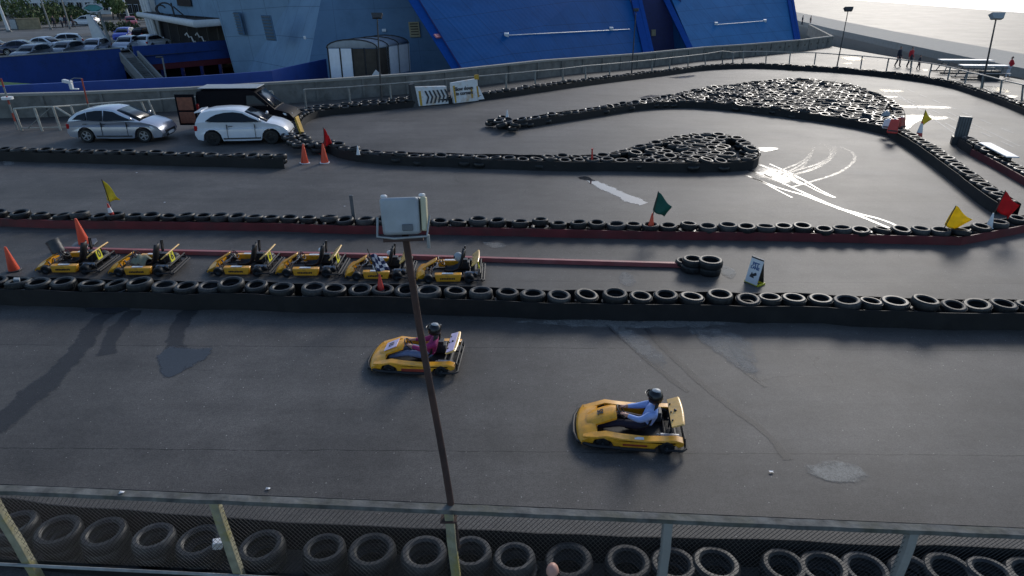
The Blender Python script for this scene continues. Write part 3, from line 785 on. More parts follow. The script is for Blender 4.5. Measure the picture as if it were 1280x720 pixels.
# outer wall -------------------------------------------------------------------
OW = vpath([(400, 190), (388, 181), (379, 172), (376, 162), (383, 153), (397, 146.5), (420, 143.5), (460, 140), (495, 136.5), (529, 133), (560, 130.5), (600, 126.5), (672, 116.5), (744, 106), (800, 98.5), (850, 92), (885, 87.5), (930, 85.5), (960, 86), (1000, 88), (1060, 91.5), (1135, 100), (1185, 108.5), (1210, 117), (1247, 129.5), (1285, 146), (1330, 165)])
for off_ in (.34, .95):
    ln = offset_line(OW, off_)
    for p, t in resample(ln, .6): 
        if off_ < .5 or p.y < 45: stuff_tyre(Vector((p.x, p.y, gz(p.x, p.y) + .38 + random.gauss(0, .03))), .07)
belt('rubber_belt_barrier', 'dark rubber belt of the outer tyre wall along the railing', 'barrier', OW[6:], .36, fine=.8)
belt('red_board_barrier', 'dull red board round the left turn behind the orange cones', 'barrier', offset_line(OW, -.05)[:26] and [Vector((p.x, p.y, 0)) for p in vpath([(371, 168), (376, 178), (392, 190), (402, 194)], sm=1)], .3, 'red_board', th=.04, fine=.8, wav=.004)
o = stuff.build('tyre_pile', ['rubber_wet', 'rubber'], smooth=35)
tag(o, 'mass of black tyres in the far island, the outer wall and the lower layers', 'tyres', kind='stuff')

# ------------------------------------------------------------------ red beam in the pit lane
lb = vpath([(70, 314), (220, 318), (460, 322), (640, 328), (852, 334)], sm=1)
mb = MB(); P = lb
for a, b in zip(P, P[1:]):
    t = (b - a); ang = math.atan2(t.y, t.x); c = a.lerp(b, .5); mb.box((c.x, c.y, .07), (t.length, .13, .13), ang)
tag(mb.build('red_beam_kerb', 'red_beam', weld=True, bevel=.008), 'long low red painted beam on the ground behind the parked karts', 'barrier')

# ------------------------------------------------------------------ near fence and lamp post
def fy(X): return 6.42 - .06 * X
posts = [(-6.35, .1, 'leftmost near fence post with yellow lichen on its side'), (-3.2, .07, 'near fence post with yellow lichen left of the lamp post'), (-.72, .03, 'near fence post carrying the tall lamp post'),
         (1.62, 0, 'grey weathered near fence post right of the lamp post'), (4.35, -.02, 'rightmost grey weathered near fence post')]
# post X from pictures
fx = [(0, 640, 1.40), (270, 632, 1.42), (562, 652, 1.42), (835, 655, 1.38), (1138, 672, 1.36)]
fb = [(34, 699), (298, 713), (572, 738), (826, 728), (1116, 735)]
fpost = []
for i, ((x, y, z), (bx, by)) in enumerate(zip(fx, fb)):
    # foot and head from the two picture points, both on the fence line
    def onf(px, py):
        d = ray(px, py); t = 6.42 / (d.y + .06 * d.x); return Vector((d.x * t, d.y * t, H + d.z * t))
    tp, bt = onf(x, y), onf(bx, by); dr = (tp - bt) / (tp.z - bt.z); foot = bt - dr * bt.z; top = bt + dr * (1.575 - bt.z)
    fpost.append((foot, top))
    mb = MB(); w = .055; n = 7; vs = []
    for k in range(n + 1):
        c = foot.lerp(top, k / n) + Vector((random.uniform(-.006, .006), random.uniform(-.006, .006), 0))
        for sx, sy in ((-1, -1), (1, -1), (1, 1), (-1, 1)): vs.append(c + Vector((sx * w, sy * w, 0)))
    mb.add(vs, [[k * 4 + a, k * 4 + (a + 1) % 4, k * 4 + 4 + (a + 1) % 4, k * 4 + 4 + a] for k in range(n) for a in range(4)] + [[0, 1, 2, 3], [n * 4 + 3, n * 4 + 2, n * 4 + 1, n * 4]])
    o = mb.build('fence_post', 'lichen_post' if i < 3 else 'concrete_pale', bevel=.008)
    tag(o, posts[i][2], 'fence post', 'posts of the near spectator fence')
mb = MB(); mb.tube([(X, fy(X) - .07, .37) for X in (-9, -6, -3, 0, 3, 6, 9)], .022, 8)
tag(mb.build('fence_rail', 'galv'), 'thin pale bottom rail of the near spectator fence', 'rail')
# mossy top rail on the posts, one length per bay
rl = []
for x in (-120, 0, 160, 320, 480, 640, 800, 960, 1120, 1280, 1420):
    p = onf(x, 612 + 54.5 * x / 1280); p.z = 1.61; rl.append(p)
mb = MB(); pts_r = [a for a, t in resample(rl, .22)]
for k in range(len(pts_r)):
    p = pts_r[k]; w_ = random.uniform(-.003, .003); z_ = p.z + random.uniform(-.003, .003)
    for dy, dz in ((-.06, -.03), (.06, -.03), (.06, .028), (-.055, .03)): mb.v.append(Vector((p.x, p.y + dy + w_, z_ + dz)))
for k in range(len(pts_r) - 1):
    for c in range(4): mb.f.append([k * 4 + c, k * 4 + (c + 1) % 4, k * 4 + 4 + (c + 1) % 4, k * 4 + 4 + c]); mb.m.append(0)
tag(mb.build('fence_top_rail', 'kerb_stone', smooth=0), 'mossy grey flat top rail of the near spectator fence', 'rail')
mb = MB(); mb.tube([p + Vector((0, .075, .02)) for p in rl], .006, 6)  # black tube stands in for the shadow gap behind the rail
tag(mb.build('rail_shade_line', 'black_metal'), 'thin black line drawn for the shade behind the mossy top rail', 'shade line')
mb = MB()
zt, zb = 1.59, .38
stp = .062; X = -9.5
def wq(a, b, w=.0015):
    d = (b - a).normalized(); n = Vector((d.z, 0, -d.x)) * w; k = Vector((0, w, 0))
    mb.add([a - n, a + n, b + n, b - n], [(0, 1, 2, 3)])
while X < 9.5:
    for s_ in (1, -1):
        wd_ = .0022 if s_ > 0 else .0009; a = Vector((X, fy(X) + .0, zb)); b = Vector((X + s_ * (zt - zb) * .8, fy(X + s_ * (zt - zb) * .8), zt)); wq(a, b, wd_)
    X += stp
mesh = mb.build('wire_mesh', 'mesh_wire', smooth=0)
mesh.modifiers.new('s', 'SOLIDIFY').thickness = .004
tag(mesh, 'dark diamond wire mesh stretched along the near spectator fence', 'fence')
# leaning lamp post bolted to the third post
f0, t0 = fpost[2]
def onY(px, py, Y=6.47): return atY(px, py, Y)
base = Vector((f0.x, 6.53, .9)); top = onY(507, 293, 6.53); dr = (top - base) / (top.z - base.z); base = base - dr * .0
th_ = thing('lamp_post', 'tall rusty leaning lamp post with a grey floodlight box in the foreground', 'lamp post', (base.x, base.y, 0))
o_ = Vector((base.x, base.y, 0))
mb = MB(); pts_ = [base.lerp(top, i / 10) + Vector((.015 * math.sin(i * .6), 0, 0)) - o_ for i in range(11)]; mb.tube(pts_, [.045 - .0008 * i for i in range(11)], 14)
mb.build('pole', 'rust_pole', th_)
mb = MB(); j = base.lerp(top, .13) - o_; mb.box((j.x - .03, j.y - .06, j.z), (.2, .16, .025)); mb.tube([j - Vector((0, 0, .1)), j + Vector((0, 0, .04))], .055, 12)
mb.build('bracket', 'rust_pole', th_, bevel=.004)
tp = top - o_
# head: tilted box, back towards us
Xh = Matrix.Translation(tp + Vector((.0, -.02, .2))) @ Euler((R(-18), R(-1), R(4))).to_matrix().to_4x4() @ Matrix.Scale(.95, 4)
hd = MB(); hd.hexa([(-.22, -.1, -.19), (.17, -.1, -.19), (.17, .14, -.19), (-.22, .14, -.19), (-.24, -.11, .2), (.16, -.11, .2), (.2, .15, .2), (-.24, .15, .2)]); hd.v = [Xh @ v for v in hd.v]
o = hd.build('floodlight_box', 'lamp_shell', th_, bevel=.03); fl = o
mb = MB(); mb.box((.215, .02, .02), (.06, .22, .36), X=Xh); mb.build('side_cap', 'cream_plastic', fl, bevel=.015)
mb = MB(); mb.box((.04, -.112, -.115), (.11, .02, .07), X=Xh); mb.build('junction_cover', 'tank_grey', fl, bevel=.006)
for x_ in (-.2, .2): mb = MB(); mb.lathe([(0, 0), (.035, 0), (.035, .02), (.02, .03), (0, .03)], 12, Xh @ Matrix.Translation((x_, 0, .205))); mb.build('cap', 'white_paint', fl)
mb = MB(); mb.tube([(-.27, -.06, .0), (-.275, -.13, -.2), (-.1, -.145, -.225), (.24, -.14, -.215), (.27, -.05, .0)], .013, 8, X=Xh); mb.tube([(.25, -.13, -.2), (.25, -.1, -.34)], .018, 8, X=Xh); mb.build('stirrup', 'galv', fl)
mb = MB(); mb.box((-.02, .02, -.24), (.42, .12, .05), X=Xh); mb.build('mounting_plate', 'rust_pole', th_, bevel=.005)

# ------------------------------------------------------------------ people
def figure(name, label, J, bones, rad, zones, loc, rz=0, hair=None, helmet=None, fingers=True, group=None, face_dir=(1, 0, 0), scale=1.0):
    """J: joints; bones: pairs; rad: radius per joint; zones: per bone material name. One continuous skinned body."""
    names = [n for n in J if n != 'head']; idx = {n: i for i, n in enumerate(names)}
    vs = [Vector(J[n]) for n in names]; es = [(idx[a], idx[b]) for a, b in bones]; rr = [rad[n] for n in names]; zs = list(zones)
    for side in 'lr':
        if not fingers: break
        hnd = vs[idx['hand_' + side]]; wr = vs[idx['wrist_' + side]]
        d = (hnd - wr).normalized(); lat = d.cross(Vector((0, 0, 1))); lat = lat.normalized() if lat.length > .1 else Vector((0, 1, 0))
        up_ = lat.cross(d)
        for k in range(5):
            if k < 4:
                o_ = hnd + lat * (.011 * (k - 1.5) * 1.7) ; L1_ = (.05, .058, .054, .043)[k]
                b0 = o_ + d * .03; b1 = b0 + d * L1_ * .55 + up_ * -.008; b2 = b1 + d * L1_ * .35 - up_ * .022
            else:
                s_ = 1 if side == 'l' else -1
                b0 = wr.lerp(hnd, .55) + lat * (.033 * s_); b1 = b0 + d * .025 + lat * (.012 * s_); b2 = b1 + d * .025 - up_ * .01
            n0 = len(vs); vs += [b0, b1, b2]; rr += [.0095, .0085, .007]
            es += [(idx['hand_' + side], n0), (n0, n0 + 1), (n0 + 1, n0 + 2)]; zs += ['skin'] * 3
    me = bpy.data.meshes.new('tmp'); me.from_pydata([tuple(v) for v in vs], es, [])
    ob = bpy.data.objects.new('tmp', me); C.objects.link(ob)
    md = ob.modifiers.new('skin', 'SKIN'); md.use_smooth_shade = True
    for i, sv in enumerate(me.skin_vertices[0].data):
        r_ = rr[i]; sv.radius = (r_, r_) if not isinstance(r_, tuple) else r_
        sv.use_root = (names[i] == 'pelvis') if i < len(names) else False
    sb = ob.modifiers.new('sub', 'SUBSURF'); sb.levels = 1; sb.render_levels = 1
    bpy.context.view_layer.update()
    m2 = bpy.data.meshes.new_from_object(ob.evaluated_get(bpy.context.evaluated_depsgraph_get()))
    bpy.data.objects.remove(ob); bpy.data.meshes.remove(me)
    mats = sorted(set(zs) | {'skin'})
    m2.materials.clear()
    for m_ in mats: m2.materials.append(M[m_])
    segs = [(vs[a], vs[b], mats.index(z)) for (a, b), z in zip(es, zs)]
    for p in m2.polygons:
        c = p.center; bd = 9e9; bk = 0
        for a, b, k in segs:
            ab = b - a; t = max(0, min(1, (c - a).dot(ab) / max(1e-9, ab.length_squared))); d_ = (c - a - ab * t).length
            if d_ < bd: bd = d_; bk = k
        p.material_index = bk; p.use_smooth = True
    body = bpy.data.objects.new(name, m2); C.objects.link(body)
    body.location = loc; body.rotation_euler = (0, 0, rz); body.scale = (scale,) * 3; tag(body, label, 'person', group)
    hd = Vector(J['head']); fd = Vector(face_dir).normalized(); ang = math.atan2(fd.y, fd.x)
    T = Matrix.Translation(hd) @ Matrix.Rotation(ang, 4, 'Z') @ Matrix.Rotation(-math.asin(max(-1, min(1, fd.z))), 4, 'Y')
    mb = MB(); mb.ball((.008, 0, .005), (.092, .074, .112), 18, X=T)            # skull and face
    mb.add([(.085, -.014, .01), (.085, .014, .01), (.11, -.016, -.022), (.11, .016, -.022), (.083, -.016, -.03), (.083, .016, -.03), (.088, 0, .02)], [(0, 1, 6), (0, 2, 3, 1), (2, 4, 5, 3), (0, 4, 2), (1, 3, 5)], T)   # nose
    for s_ in (-1, 1): mb.ball((0, s_ * .075, -.005), (.02, .01, .03), 8, X=T)
    mb.tube([hd + Vector((-.01, 0, -.05)), Vector(J['neck'])], [.05, .055], 10)
    mb.build('head', 'skin', body, smooth=60)
    mb = MB()
    for s_ in (-1, 1): mb.ball((.088, s_ * .03, .015), (.008, .012, .007), 8, X=T)
    mb.build('eyes', 'hair', body)
    mb = MB(); mb.box((.088, 0, -.055), (.01, .045, .008), X=T); mb.build('mouth', 'brown_panel', body, bevel=.002)
    if hair:
        mb = MB(); full = hair == 'full'
        pr = [(math.sin(a_) * 1.0, math.cos(a_)) for a_ in [R(x) for x in range(0, 96, 12)]]
        if full: mb.lathe([(r_ * .084, z_ * .118) for r_, z_ in pr], 16, T @ Matrix.Translation((-.014, 0, .012)) @ Matrix.Diagonal((1.15, 1, 1, 1)))
        else:
            for a_ in range(70, 291, 10):   # fringe round a bald crown
                w_ = R(a_); mb.ball((.0 + math.cos(w_) * .088, math.sin(w_) * .076, -.01 + random.uniform(-.01, .02)), (.016, .016, .03), 6, X=T)
        mb.build('hair', 'hair', body)
    if helmet:
        mb = MB(); pr = [(math.sin(R(x)) * .145, math.cos(R(x)) * .15) for x in range(0, 121, 10)]
        pr += [(.11, -.085), (.1, -.06)]
        hv = Matrix.Translation((-.01, 0, .015))
        mb.lathe(pr, 22, T @ hv)
        # open the face: drop faces in front of the eyes
        fs = []; ms = []
        Ti = (T @ hv).inverted()
        for f, m_ in zip(mb.f, mb.m):
            c = Ti @ (sum((mb.v[i] for i in f), Vector()) / len(f))
            if c.x > .08 and -.09 < c.z < .035 and abs(c.y) < .085: continue
            fs.append(f); ms.append(m_)
        mb.f = fs; mb.m = ms
        ho = mb.build('helmet', helmet, body, smooth=60); ho.modifiers.new('s', 'SOLIDIFY').thickness = .02
        mb = MB(); n_ = 12
        vs_ = [];
        for i in range(n_ + 1):
            w_ = R(-62 + 124 * i / n_)
            for r_, z_ in ((.152, .045), (.175, .075)): vs_.append((math.cos(w_) * r_ - .01, math.sin(w_) * r_ * .95, z_ + .015))
        mb.add(vs_, [(i * 2, i * 2 + 1, i * 2 + 3, i * 2 + 2) for i in range(n_)], T)
        vo = mb.build('peak', helmet, ho, smooth=60); vo.modifiers.new('s', 'SOLIDIFY').thickness = .006
        if helmet == 'helmet_black':
            mb = MB(); mb.ball((-.02, 0, .135), (.085, .075, .035), 12, X=T); mb.build('crown_patch', 'lamp_shell', ho)
    return body
STAND_B = [('pelvis', 'belly'), ('belly', 'chest'), ('chest', 'neck'), ('chest', 'sh_l'), ('sh_l', 'el_l'), ('el_l', 'wrist_l'), ('wrist_l', 'hand_l'), ('chest', 'sh_r'), ('sh_r', 'el_r'), ('el_r', 'wrist_r'), ('wrist_r', 'hand_r'),
           ('pelvis', 'hip_l'), ('hip_l', 'kn_l'), ('kn_l', 'an_l'), ('an_l', 'toe_l'), ('pelvis', 'hip_r'), ('hip_r', 'kn_r'), ('kn_r', 'an_r'), ('an_r', 'toe_r')]
def zoneset(top, leg, shoe): return [leg, top, top, top, top, top, 'skin', top, top, top, 'skin', leg, leg, leg, shoe, leg, leg, leg, shoe]
RAD = dict(pelvis=(.15, .11), belly=(.14, .1), chest=(.17, .115), neck=.055, sh_l=.062, sh_r=.062, el_l=.045, el_r=.045, wrist_l=.03, wrist_r=.03, hand_l=(.036, .02), hand_r=(.036, .02),
           hip_l=.088, hip_r=.088, kn_l=.06, kn_r=.06, an_l=.042, an_r=.042, toe_l=.035, toe_r=.035)
def standing(step=.0, arm=.1, lean=0):
    """faces +x, feet on z=0"""
    return dict(pelvis=(0, 0, .95), belly=(lean * .3, 0, 1.1), chest=(lean * .6, 0, 1.33), neck=(lean * .8 + .01, 0, 1.5), head=(lean + .02, 0, 1.63),
                sh_l=(lean * .6, .18, 1.39), el_l=(lean * .6 - arm * .3 - .02, .23, 1.12), wrist_l=(lean * .6 + arm * .6 + .05, .22, .9), hand_l=(lean * .6 + arm * .8 + .08, .21, .82),
                sh_r=(lean * .6, -.18, 1.39), el_r=(lean * .6 + arm * .2 - .02, -.23, 1.12), wrist_r=(lean * .6 - arm * .3 + .05, -.22, .9), hand_r=(lean * .6 - arm * .4 + .07, -.21, .82),
                hip_l=(0, .09, .9), kn_l=(step * .55 + .02, .1, .5), an_l=(step * .8, .1, .08), toe_l=(step * .8 + .16, .11, .035),
                hip_r=(0, -.09, .9), kn_r=(-step * .25 + .03, -.1, .5), an_r=(-step * .9, -.1, .09), toe_r=(-step * .9 + .16, -.11, .035))
def place_px(px, py): q = g(px, py); return (q.x, q.y, q.z)
RADC = dict(RAD); RADC.update(pelvis=(.18, .14), belly=(.2, .15), chest=(.22, .16), sh_l=.1, sh_r=.1, el_l=.07, el_r=.07, hip_l=.11, hip_r=.11, kn_l=.08, kn_r=.08, an_l=.06, an_r=.06, toe_l=.05, toe_r=.05)
def walker(px, py, face, label, top, leg, shoe='shoe_dark', step=.2, sc=1.0, hair='full', arm=.15, lean=0, group=None):
    return figure('person', label, standing(step, arm, lean), STAND_B, RADC, zoneset(top, leg, shoe), place_px(px, py), face, hair=hair, fingers=True, scale=sc, group=group)
walker(1121, 83.5, R(-60), 'adult in a dark jacket walking on the promenade beside the adult in red', 'coat_dark', 'coat_dark', sc=1.1)
walker(1135.5, 84.5, R(-70), 'adult in a bright red jacket and dark trousers walking between two others on the promenade', 'coat_red', 'coat_dark', step=.15, sc=1.1)
walker(1147, 87, R(-50), 'small child in dark clothes walking right of the adult in red', 'coat_dark', 'trousers_navy', step=.15, sc=.76)
walker(1259, 97, R(160), 'person in a red top and white trousers standing by the trestle tables', 'coat_red', 'shoe_white', step=.2, arm=.5)
walker(1002, 31.5, R(-20), 'left of two tiny dark figures by the far end of the sea wall', 'coat_dark', 'coat_dark', step=.15)
walker(1012, 32, R(-20), 'right of two tiny dark figures by the far end of the sea wall', 'coat_dark', 'coat_dark', step=.2)
# spectator whose bald crown shows at the bottom edge
hp = atY(690, 714, 5.45)
sc_ = (hp.z + .03) / 1.74
figure('person', 'bald spectator at the near fence, only the crown of the head in view', standing(0, .2, .03), STAND_B, RAD, zoneset('coat_dark', 'jeans', 'shoe_dark'), (hp.x, hp.y, 0), R(80), hair='fringe', scale=sc_)

# ------------------------------------------------------------------ karts
def wheel_kart(parent, x, y, r, w, name='wheel'):
    mb = MB(); T = Matrix.Translation((x, y, r)) @ Matrix.Rotation(R(90), 4, 'X')
    h = w / 2; mb.lathe([(r * .5, -h), (r * .85, -h), (r, -h * .7), (r, h * .7), (r * .85, h), (r * .5, h)], 22, T)
    o = mb.build(name, 'rubber', parent, smooth=35)
    mb = MB(); mb.lathe([(0, -h * .6), (r * .2, -h * .85), (r * .25, -h * .5), (r * .5, -h * .9), (r * .52, h * .9), (r * .25, h * .5), (r * .2, h * .85), (0, h * .6)], 16, T)
    mb.build('rim', 'dark_grey', o)
    return o
def kart_common(root, wing='kart_yellow_lit', plate=None):
    mb = MB(); mb.prism([(.72, -.3), (.72, .3), (.2, .36), (-.6, .36), (-.6, -.36), (.2, -.36)], .05, .07)
    for s_ in (-1, 1): mb.tube([(.78, s_ * .2, .08), (.3, s_ * .33, .08), (-.8, s_ * .33, .09)], .018, 8)
    mb.tube([(.5, -.42, .13), (.5, .42, .13)], .014, 8); mb.tube([(-.6, -.5, .14), (-.6, .5, .14)], .022, 8)
    mb.build('chassis', 'black_metal', root)
    for x, y, r, w in ((.5, .5, .125, .13), (.5, -.5, .125, .13), (-.6, .5, .14, .2), (-.6, -.5, .14, .2)): wheel_kart(root, x, y, r, w)
    # seat: curved shell
    mb = MB(); prof = [(.1, .12, .15), (-.02, .1, .17), (-.15, .11, .18), (-.28, .17, .19), (-.37, .3, .19), (-.42, .45, .18), (-.46, .62, .16), (-.49, .76, .12)]
    vs = []; n = 9
    for x, z, hw in prof:
        for i in range(n):
            a = -1 + 2 * i / (n - 1); up_ = abs(a) ** 3 * .12; vs.append((x + (up_ * .6 if z > .25 else 0), a * hw, z + (up_ if z <= .25 else up_ * .1)))
    mb.add(vs, [(i * n + j, i * n + j + 1, (i + 1) * n + j + 1, (i + 1) * n + j) for i in range(len(prof) - 1) for j in range(n - 1)])
    o = mb.build('seat', 'seat_black', root, smooth=60); o.modifiers.new('s', 'SOLIDIFY').thickness = .015
    # steering
    Ts = Matrix.Translation((.18, 0, .44)) @ Matrix.Rotation(R(-52), 4, 'Y')
    mb = MB(); mb.tube([(.13 * math.cos(R(a)), .13 * math.sin(R(a)), 0) for a in range(0, 360, 18)], .014, 8, X=Ts, closed=True)
    for a in (90, 210, 330): mb.tube([(0, 0, -.01), (.13 * math.cos(R(a)), .13 * math.sin(R(a)), 0)], .01, 6, X=Ts)
    mb.tube([(0, 0, 0), (0, 0, -.05)], .03, 10, X=Ts)
    sw = mb.build('steering_wheel', 'seat_black', root)
    mb = MB(); mb.tube([(.2, 0, .42), (.52, 0, .14)], .012, 8); mb.build('steering_column', 'grey_metal', root)
    # engine each side of the seat
    mb = MB(); mb.box((-.42, -.32, .2), (.3, .2, .2)); mb.box((-.42, -.32, .33), (.2, .16, .08)); mb.tube([(-.3, -.36, .3), (-.3, -.36, .38)], .05, 12)
    for i in range(5): mb.box((-.52, -.32, .16 + i * .03), (.12, .22, .012))
    mb.build('engine', 'dark_grey', root, bevel=.008)
    mb = MB(); mb.tube([(-.5, .36, .22), (-.82, .36, .22)], .055, 12); mb.tube([(-.45, .3, .2), (-.5, .36, .22)], .03, 8); mb.build('exhaust', 'grey_metal', root)
    mb = MB(); mb.tube([(-.44, -.27, .45), (-.47, -.27, .78), (-.47, -.2, .8), (-.44, -.2, .45)], .022, 8); mb.box((-.46, -.235, .65), (.03, .1, .26)); mb.build('headrest', 'seat_black', root)
    # rear bumper
    mb = MB(); mb.tube([(-.62, -.62, .12), (-.86, -.62, .12), (-.93, -.55, .12), (-.93, .55, .12), (-.86, .62, .12), (-.62, .62, .12)], .024, 8)
    mb.tube([(-.9, -.5, .28), (-.9, .5, .28)], .02, 8)
    for y_ in (-.5, -.2, .2, .5): mb.tube([(-.92, y_, .12), (-.9, y_, .28)], .016, 6)
    for y_ in (-.3, .3): mb.tube([(-.6, y_, .1), (-.92, y_, .12)], .016, 6)
    mb.tube([(-.75, -.45, .21), (-.75, .45, .21)], .05, 10)
    mb.build('rear_bumper', 'black_metal', root)
def wing(root, m, rows=(), z0=.42, lean=.2, ch=.15):
    # tapered moulded panel across the rear, raked back
    mb = MB(); n = 8; vs = []
    for i in range(n + 1):
        y = -.43 + .86 * i / n; k = 1 - .12 * abs(2 * i / n - 1) ** 2
        a = (-.66, y, z0); b = (-.66 - lean * k - .02, y, z0 + ch * k)
        d = .035
        vs += [a, b, (b[0] - d, y, b[2] - .02), (a[0] - d, y, a[2] - .015)]
    mb.add(vs, [[i * 4 + k, i * 4 + (k + 1) % 4, i * 4 + 4 + (k + 1) % 4, i * 4 + 4 + k] for i in range(n) for k in range(4)] + [[0, 1, 2, 3], [n * 4 + 3, n * 4 + 2, n * 4 + 1, n * 4]])
    o = mb.build('rear_panel', m, root, bevel=.012)
    for y_ in (-.25, 0, .25): mb = MB(); mb.tube([(-.7, y_, z0 + .04), (-.68, y_, .16)], .016, 8); mb.build('panel_stay', 'black_metal', root)
    return o
def side_band(root, y, m, front=.8, back=-.9, name='side_pod'):
    """continuous moulded side fairing of the racing karts with both wheel arches cut out"""
    s_ = 1 if y > 0 else -1
    top = [(.86, .2), (.62, .25), (.45, .3), (.2, .27), (-.2, .25), (-.5, .27), (-.75, .29), (-.88, .26)]
    bot = [(.86, .1), (.68, .1), (.64, .2), (.5, .26), (.36, .2), (.31, .1), (-.2, .085), (-.38, .1), (-.46, .2), (-.6, .245), (-.74, .2), (-.8, .16), (-.88, .2)]
    out = top + bot[::-1]
    def yy(x, z): return s_ * (.6 - .1 * max(0, (x - .5)) * 3 - .08 * max(0, z - .22) * 3)
    mb = MB(); n = len(out)
    vs = [(x, yy(x, z), z) for x, z in out] + [(x, s_ * (abs(yy(x, z)) - .16), z + (.015 if z > .22 else 0)) for x, z in out]
    fs = [[i, (i + 1) % n, n + (i + 1) % n, n + i] for i in range(n)]
    for t_ in tessellate_polygon([[Vector((x, z, 0)) for x, z in out]]): fs.append(list(t_)); fs.append([n + k for k in t_][::-1])
    mb.add(vs, fs); return mb.build(name, m, root, bevel=.018, smooth=40)
def nose(root, m):
    """wedge nose with a number panel that climbs to the steering wheel"""
    mb = MB(); st = [(.98, .5, .1, .16), (.93, .55, .08, .21), (.8, .52, .08, .25), (.66, .4, .2, .31)]
    st2 = [(.8, .2, .24, .27), (.66, .24, .27, .345), (.5, .24, .33, .42), (.36, .22, .38, .475), (.28, .2, .4, .48)]
    for S in (st, st2):
        vs = []; n = 9
        for x, hw, z0, z1 in S:
            ring = []
            for i in range(n):
                a = -1 + 2 * i / (n - 1); ring.append((x - .06 * abs(a) ** 2 * (1 if S is st else .3), a * hw, z1 - .05 * abs(a) ** 3))
            for i in range(n - 1, -1, -1):
                a = -1 + 2 * i / (n - 1); ring.append((x - .06 * abs(a) ** 2 * (1 if S is st else .3), a * hw, z0))
            vs += ring
        k = 2 * n
        mb.add(vs, [[i * k + j, i * k + (j + 1) % k, (i + 1) * k + (j + 1) % k, (i + 1) * k + j] for i in range(len(S) - 1) for j in range(k)] + [list(range(k)), [(len(S) - 1) * k + j for j in range(k)][::-1]])
    return mb.build('nose_fairing', m, root, smooth=50)
def front_loop(root):
    mb = MB(); mb.tube([(.2, .62, .1), (.7, .6, .1), (.95, .48, .1), (1.02, .25, .1), (1.03, 0, .1), (1.02, -.25, .1), (.95, -.48, .1), (.7, -.6, .1), (.2, -.62, .1)], .03, 10)
    mb.tube([(-.4, .63, .1), (.2, .63, .1)], .03, 8); mb.tube([(-.4, -.63, .1), (.2, -.63, .1)], .03, 8)
    mb.build('front_bumper', 'black_metal', root)
def digit(root, s, X, size, m='sign_black'):
    mb = MB(); text_mb(mb, s, size, X, ext=.003, bold=.006); return mb.build('number', m, root, smooth=0)

def race_kart(px, py, yaw, label, body='kart_yellow', panel='kart_yellow_lit', inner=None, num='35', mauve=False):
    q = g(px, py); root = thing('racing_kart', label, 'kart', (q.x, q.y, 0), R(180 - yaw), 'karts being driven on the near straight')
    kart_common(root); front_loop(root)
    nf = nose(root, body)
    for y in (1, -1):
        sd_ = side_band(root, y, body)
        if not mauve:
            mb = MB(); mb.box((-.05, y * .602, .165), (.42, .008, .035)); mb.build('sponsor_strip', 'kart_red', sd_, smooth=0)
            mb = MB(); mb.box((-.12, y * .52, .262), (.16, .07, .006)); mb.build('sticker', 'white_paint', sd_, smooth=0)
    sb = wing(root, panel, z0=.47, lean=.2, ch=.09)
    T = Matrix.Translation((.55, 0, .409)) @ Matrix.Rotation(R(25), 4, 'Y') @ Matrix.Rotation(R(-90), 4, 'Z')
    d_ = digit(nf, num, T, .15, 'dark_grey')
    if mauve:
        mb = MB(); mb.box((.55, 0, .396), (.3, .34, .012), X=Matrix.Translation((.0, 0, 0)) @ Matrix.Translation((.55, 0, .396)) @ Matrix.Rotation(R(25), 4, 'Y') @ Matrix.Translation((-.55, 0, -.396))); mb.build('nose_panel', 'kart_mauve', nf)
        d_.location.z = .012
        mb = MB(); n0 = [(-.69, -.41, .489), (-.69, .41, .489), (-.84, .39, .548), (-.84, -.39, .548)]
        mb.add([(a[0] + .008, a[1], a[2]) for a in n0] + [(a[0] + .002, a[1], a[2] - .002) for a in n0], [(0, 1, 2, 3), (7, 6, 5, 4), (0, 4, 5, 1), (1, 5, 6, 2), (2, 6, 7, 3), (3, 7, 4, 0)]); mb.build('face_plate', 'kart_mauve', sb)
        for s_ in (1, -1):
            mb = MB(); mb.box((-.02, s_ * .604, .15), (.5, .012, .07)); mb.build('side_stripe', 'kart_red', root, bevel=.003)
    mb = MB(); mb.ball((-.77, -.02, .525), (.03, .035, .02), 10); mb.build('filler_cap', 'sign_black', sb)
    return root
SEAT_J = dict(pelvis=(-.2, 0, .2), belly=(-.29, 0, .3), chest=(-.39, 0, .48), neck=(-.41, 0, .65), head=(-.38, 0, .78),
              sh_l=(-.38, .17, .55), el_l=(-.14, .23, .43), wrist_l=(.07, .15, .46), hand_l=(.135, .125, .475),
              sh_r=(-.38, -.17, .55), el_r=(-.14, -.23, .43), wrist_r=(.07, -.15, .46), hand_r=(.135, -.125, .475),
              hip_l=(-.2, .09, .22), kn_l=(.2, .13, .29), an_l=(.6, .12, .16), toe_l=(.68, .12, .24),
              hip_r=(-.2, -.09, .22), kn_r=(.2, -.13, .29), an_r=(.6, -.12, .16), toe_r=(.68, -.12, .24))
SEAT_R = dict(RAD); SEAT_R.update(pelvis=(.17, .13), belly=(.17, .13), chest=(.19, .145), hip_l=.1, hip_r=.1, kn_l=.075, kn_r=.075, sh_l=.085, sh_r=.085, el_l=.062, el_r=.062, wrist_l=.04, wrist_r=.04)
q1 = (787, 547)
k1 = race_kart(787, 540, 6, 'orange yellow racing kart driven by a person in a light blue top')
figure('person', 'kart driver in a light blue top, navy trousers and black helmet gripping the steering wheel', SEAT_J, STAND_B, SEAT_R, zoneset('shirt_blue', 'trousers_navy', 'shoe_white'), k1.location, k1.rotation_euler[2], helmet='helmet_black')
k2 = race_kart(523, 452, 4, 'yellow racing kart with pale mauve panels driven by a person in a magenta top', mauve=True, num='21')
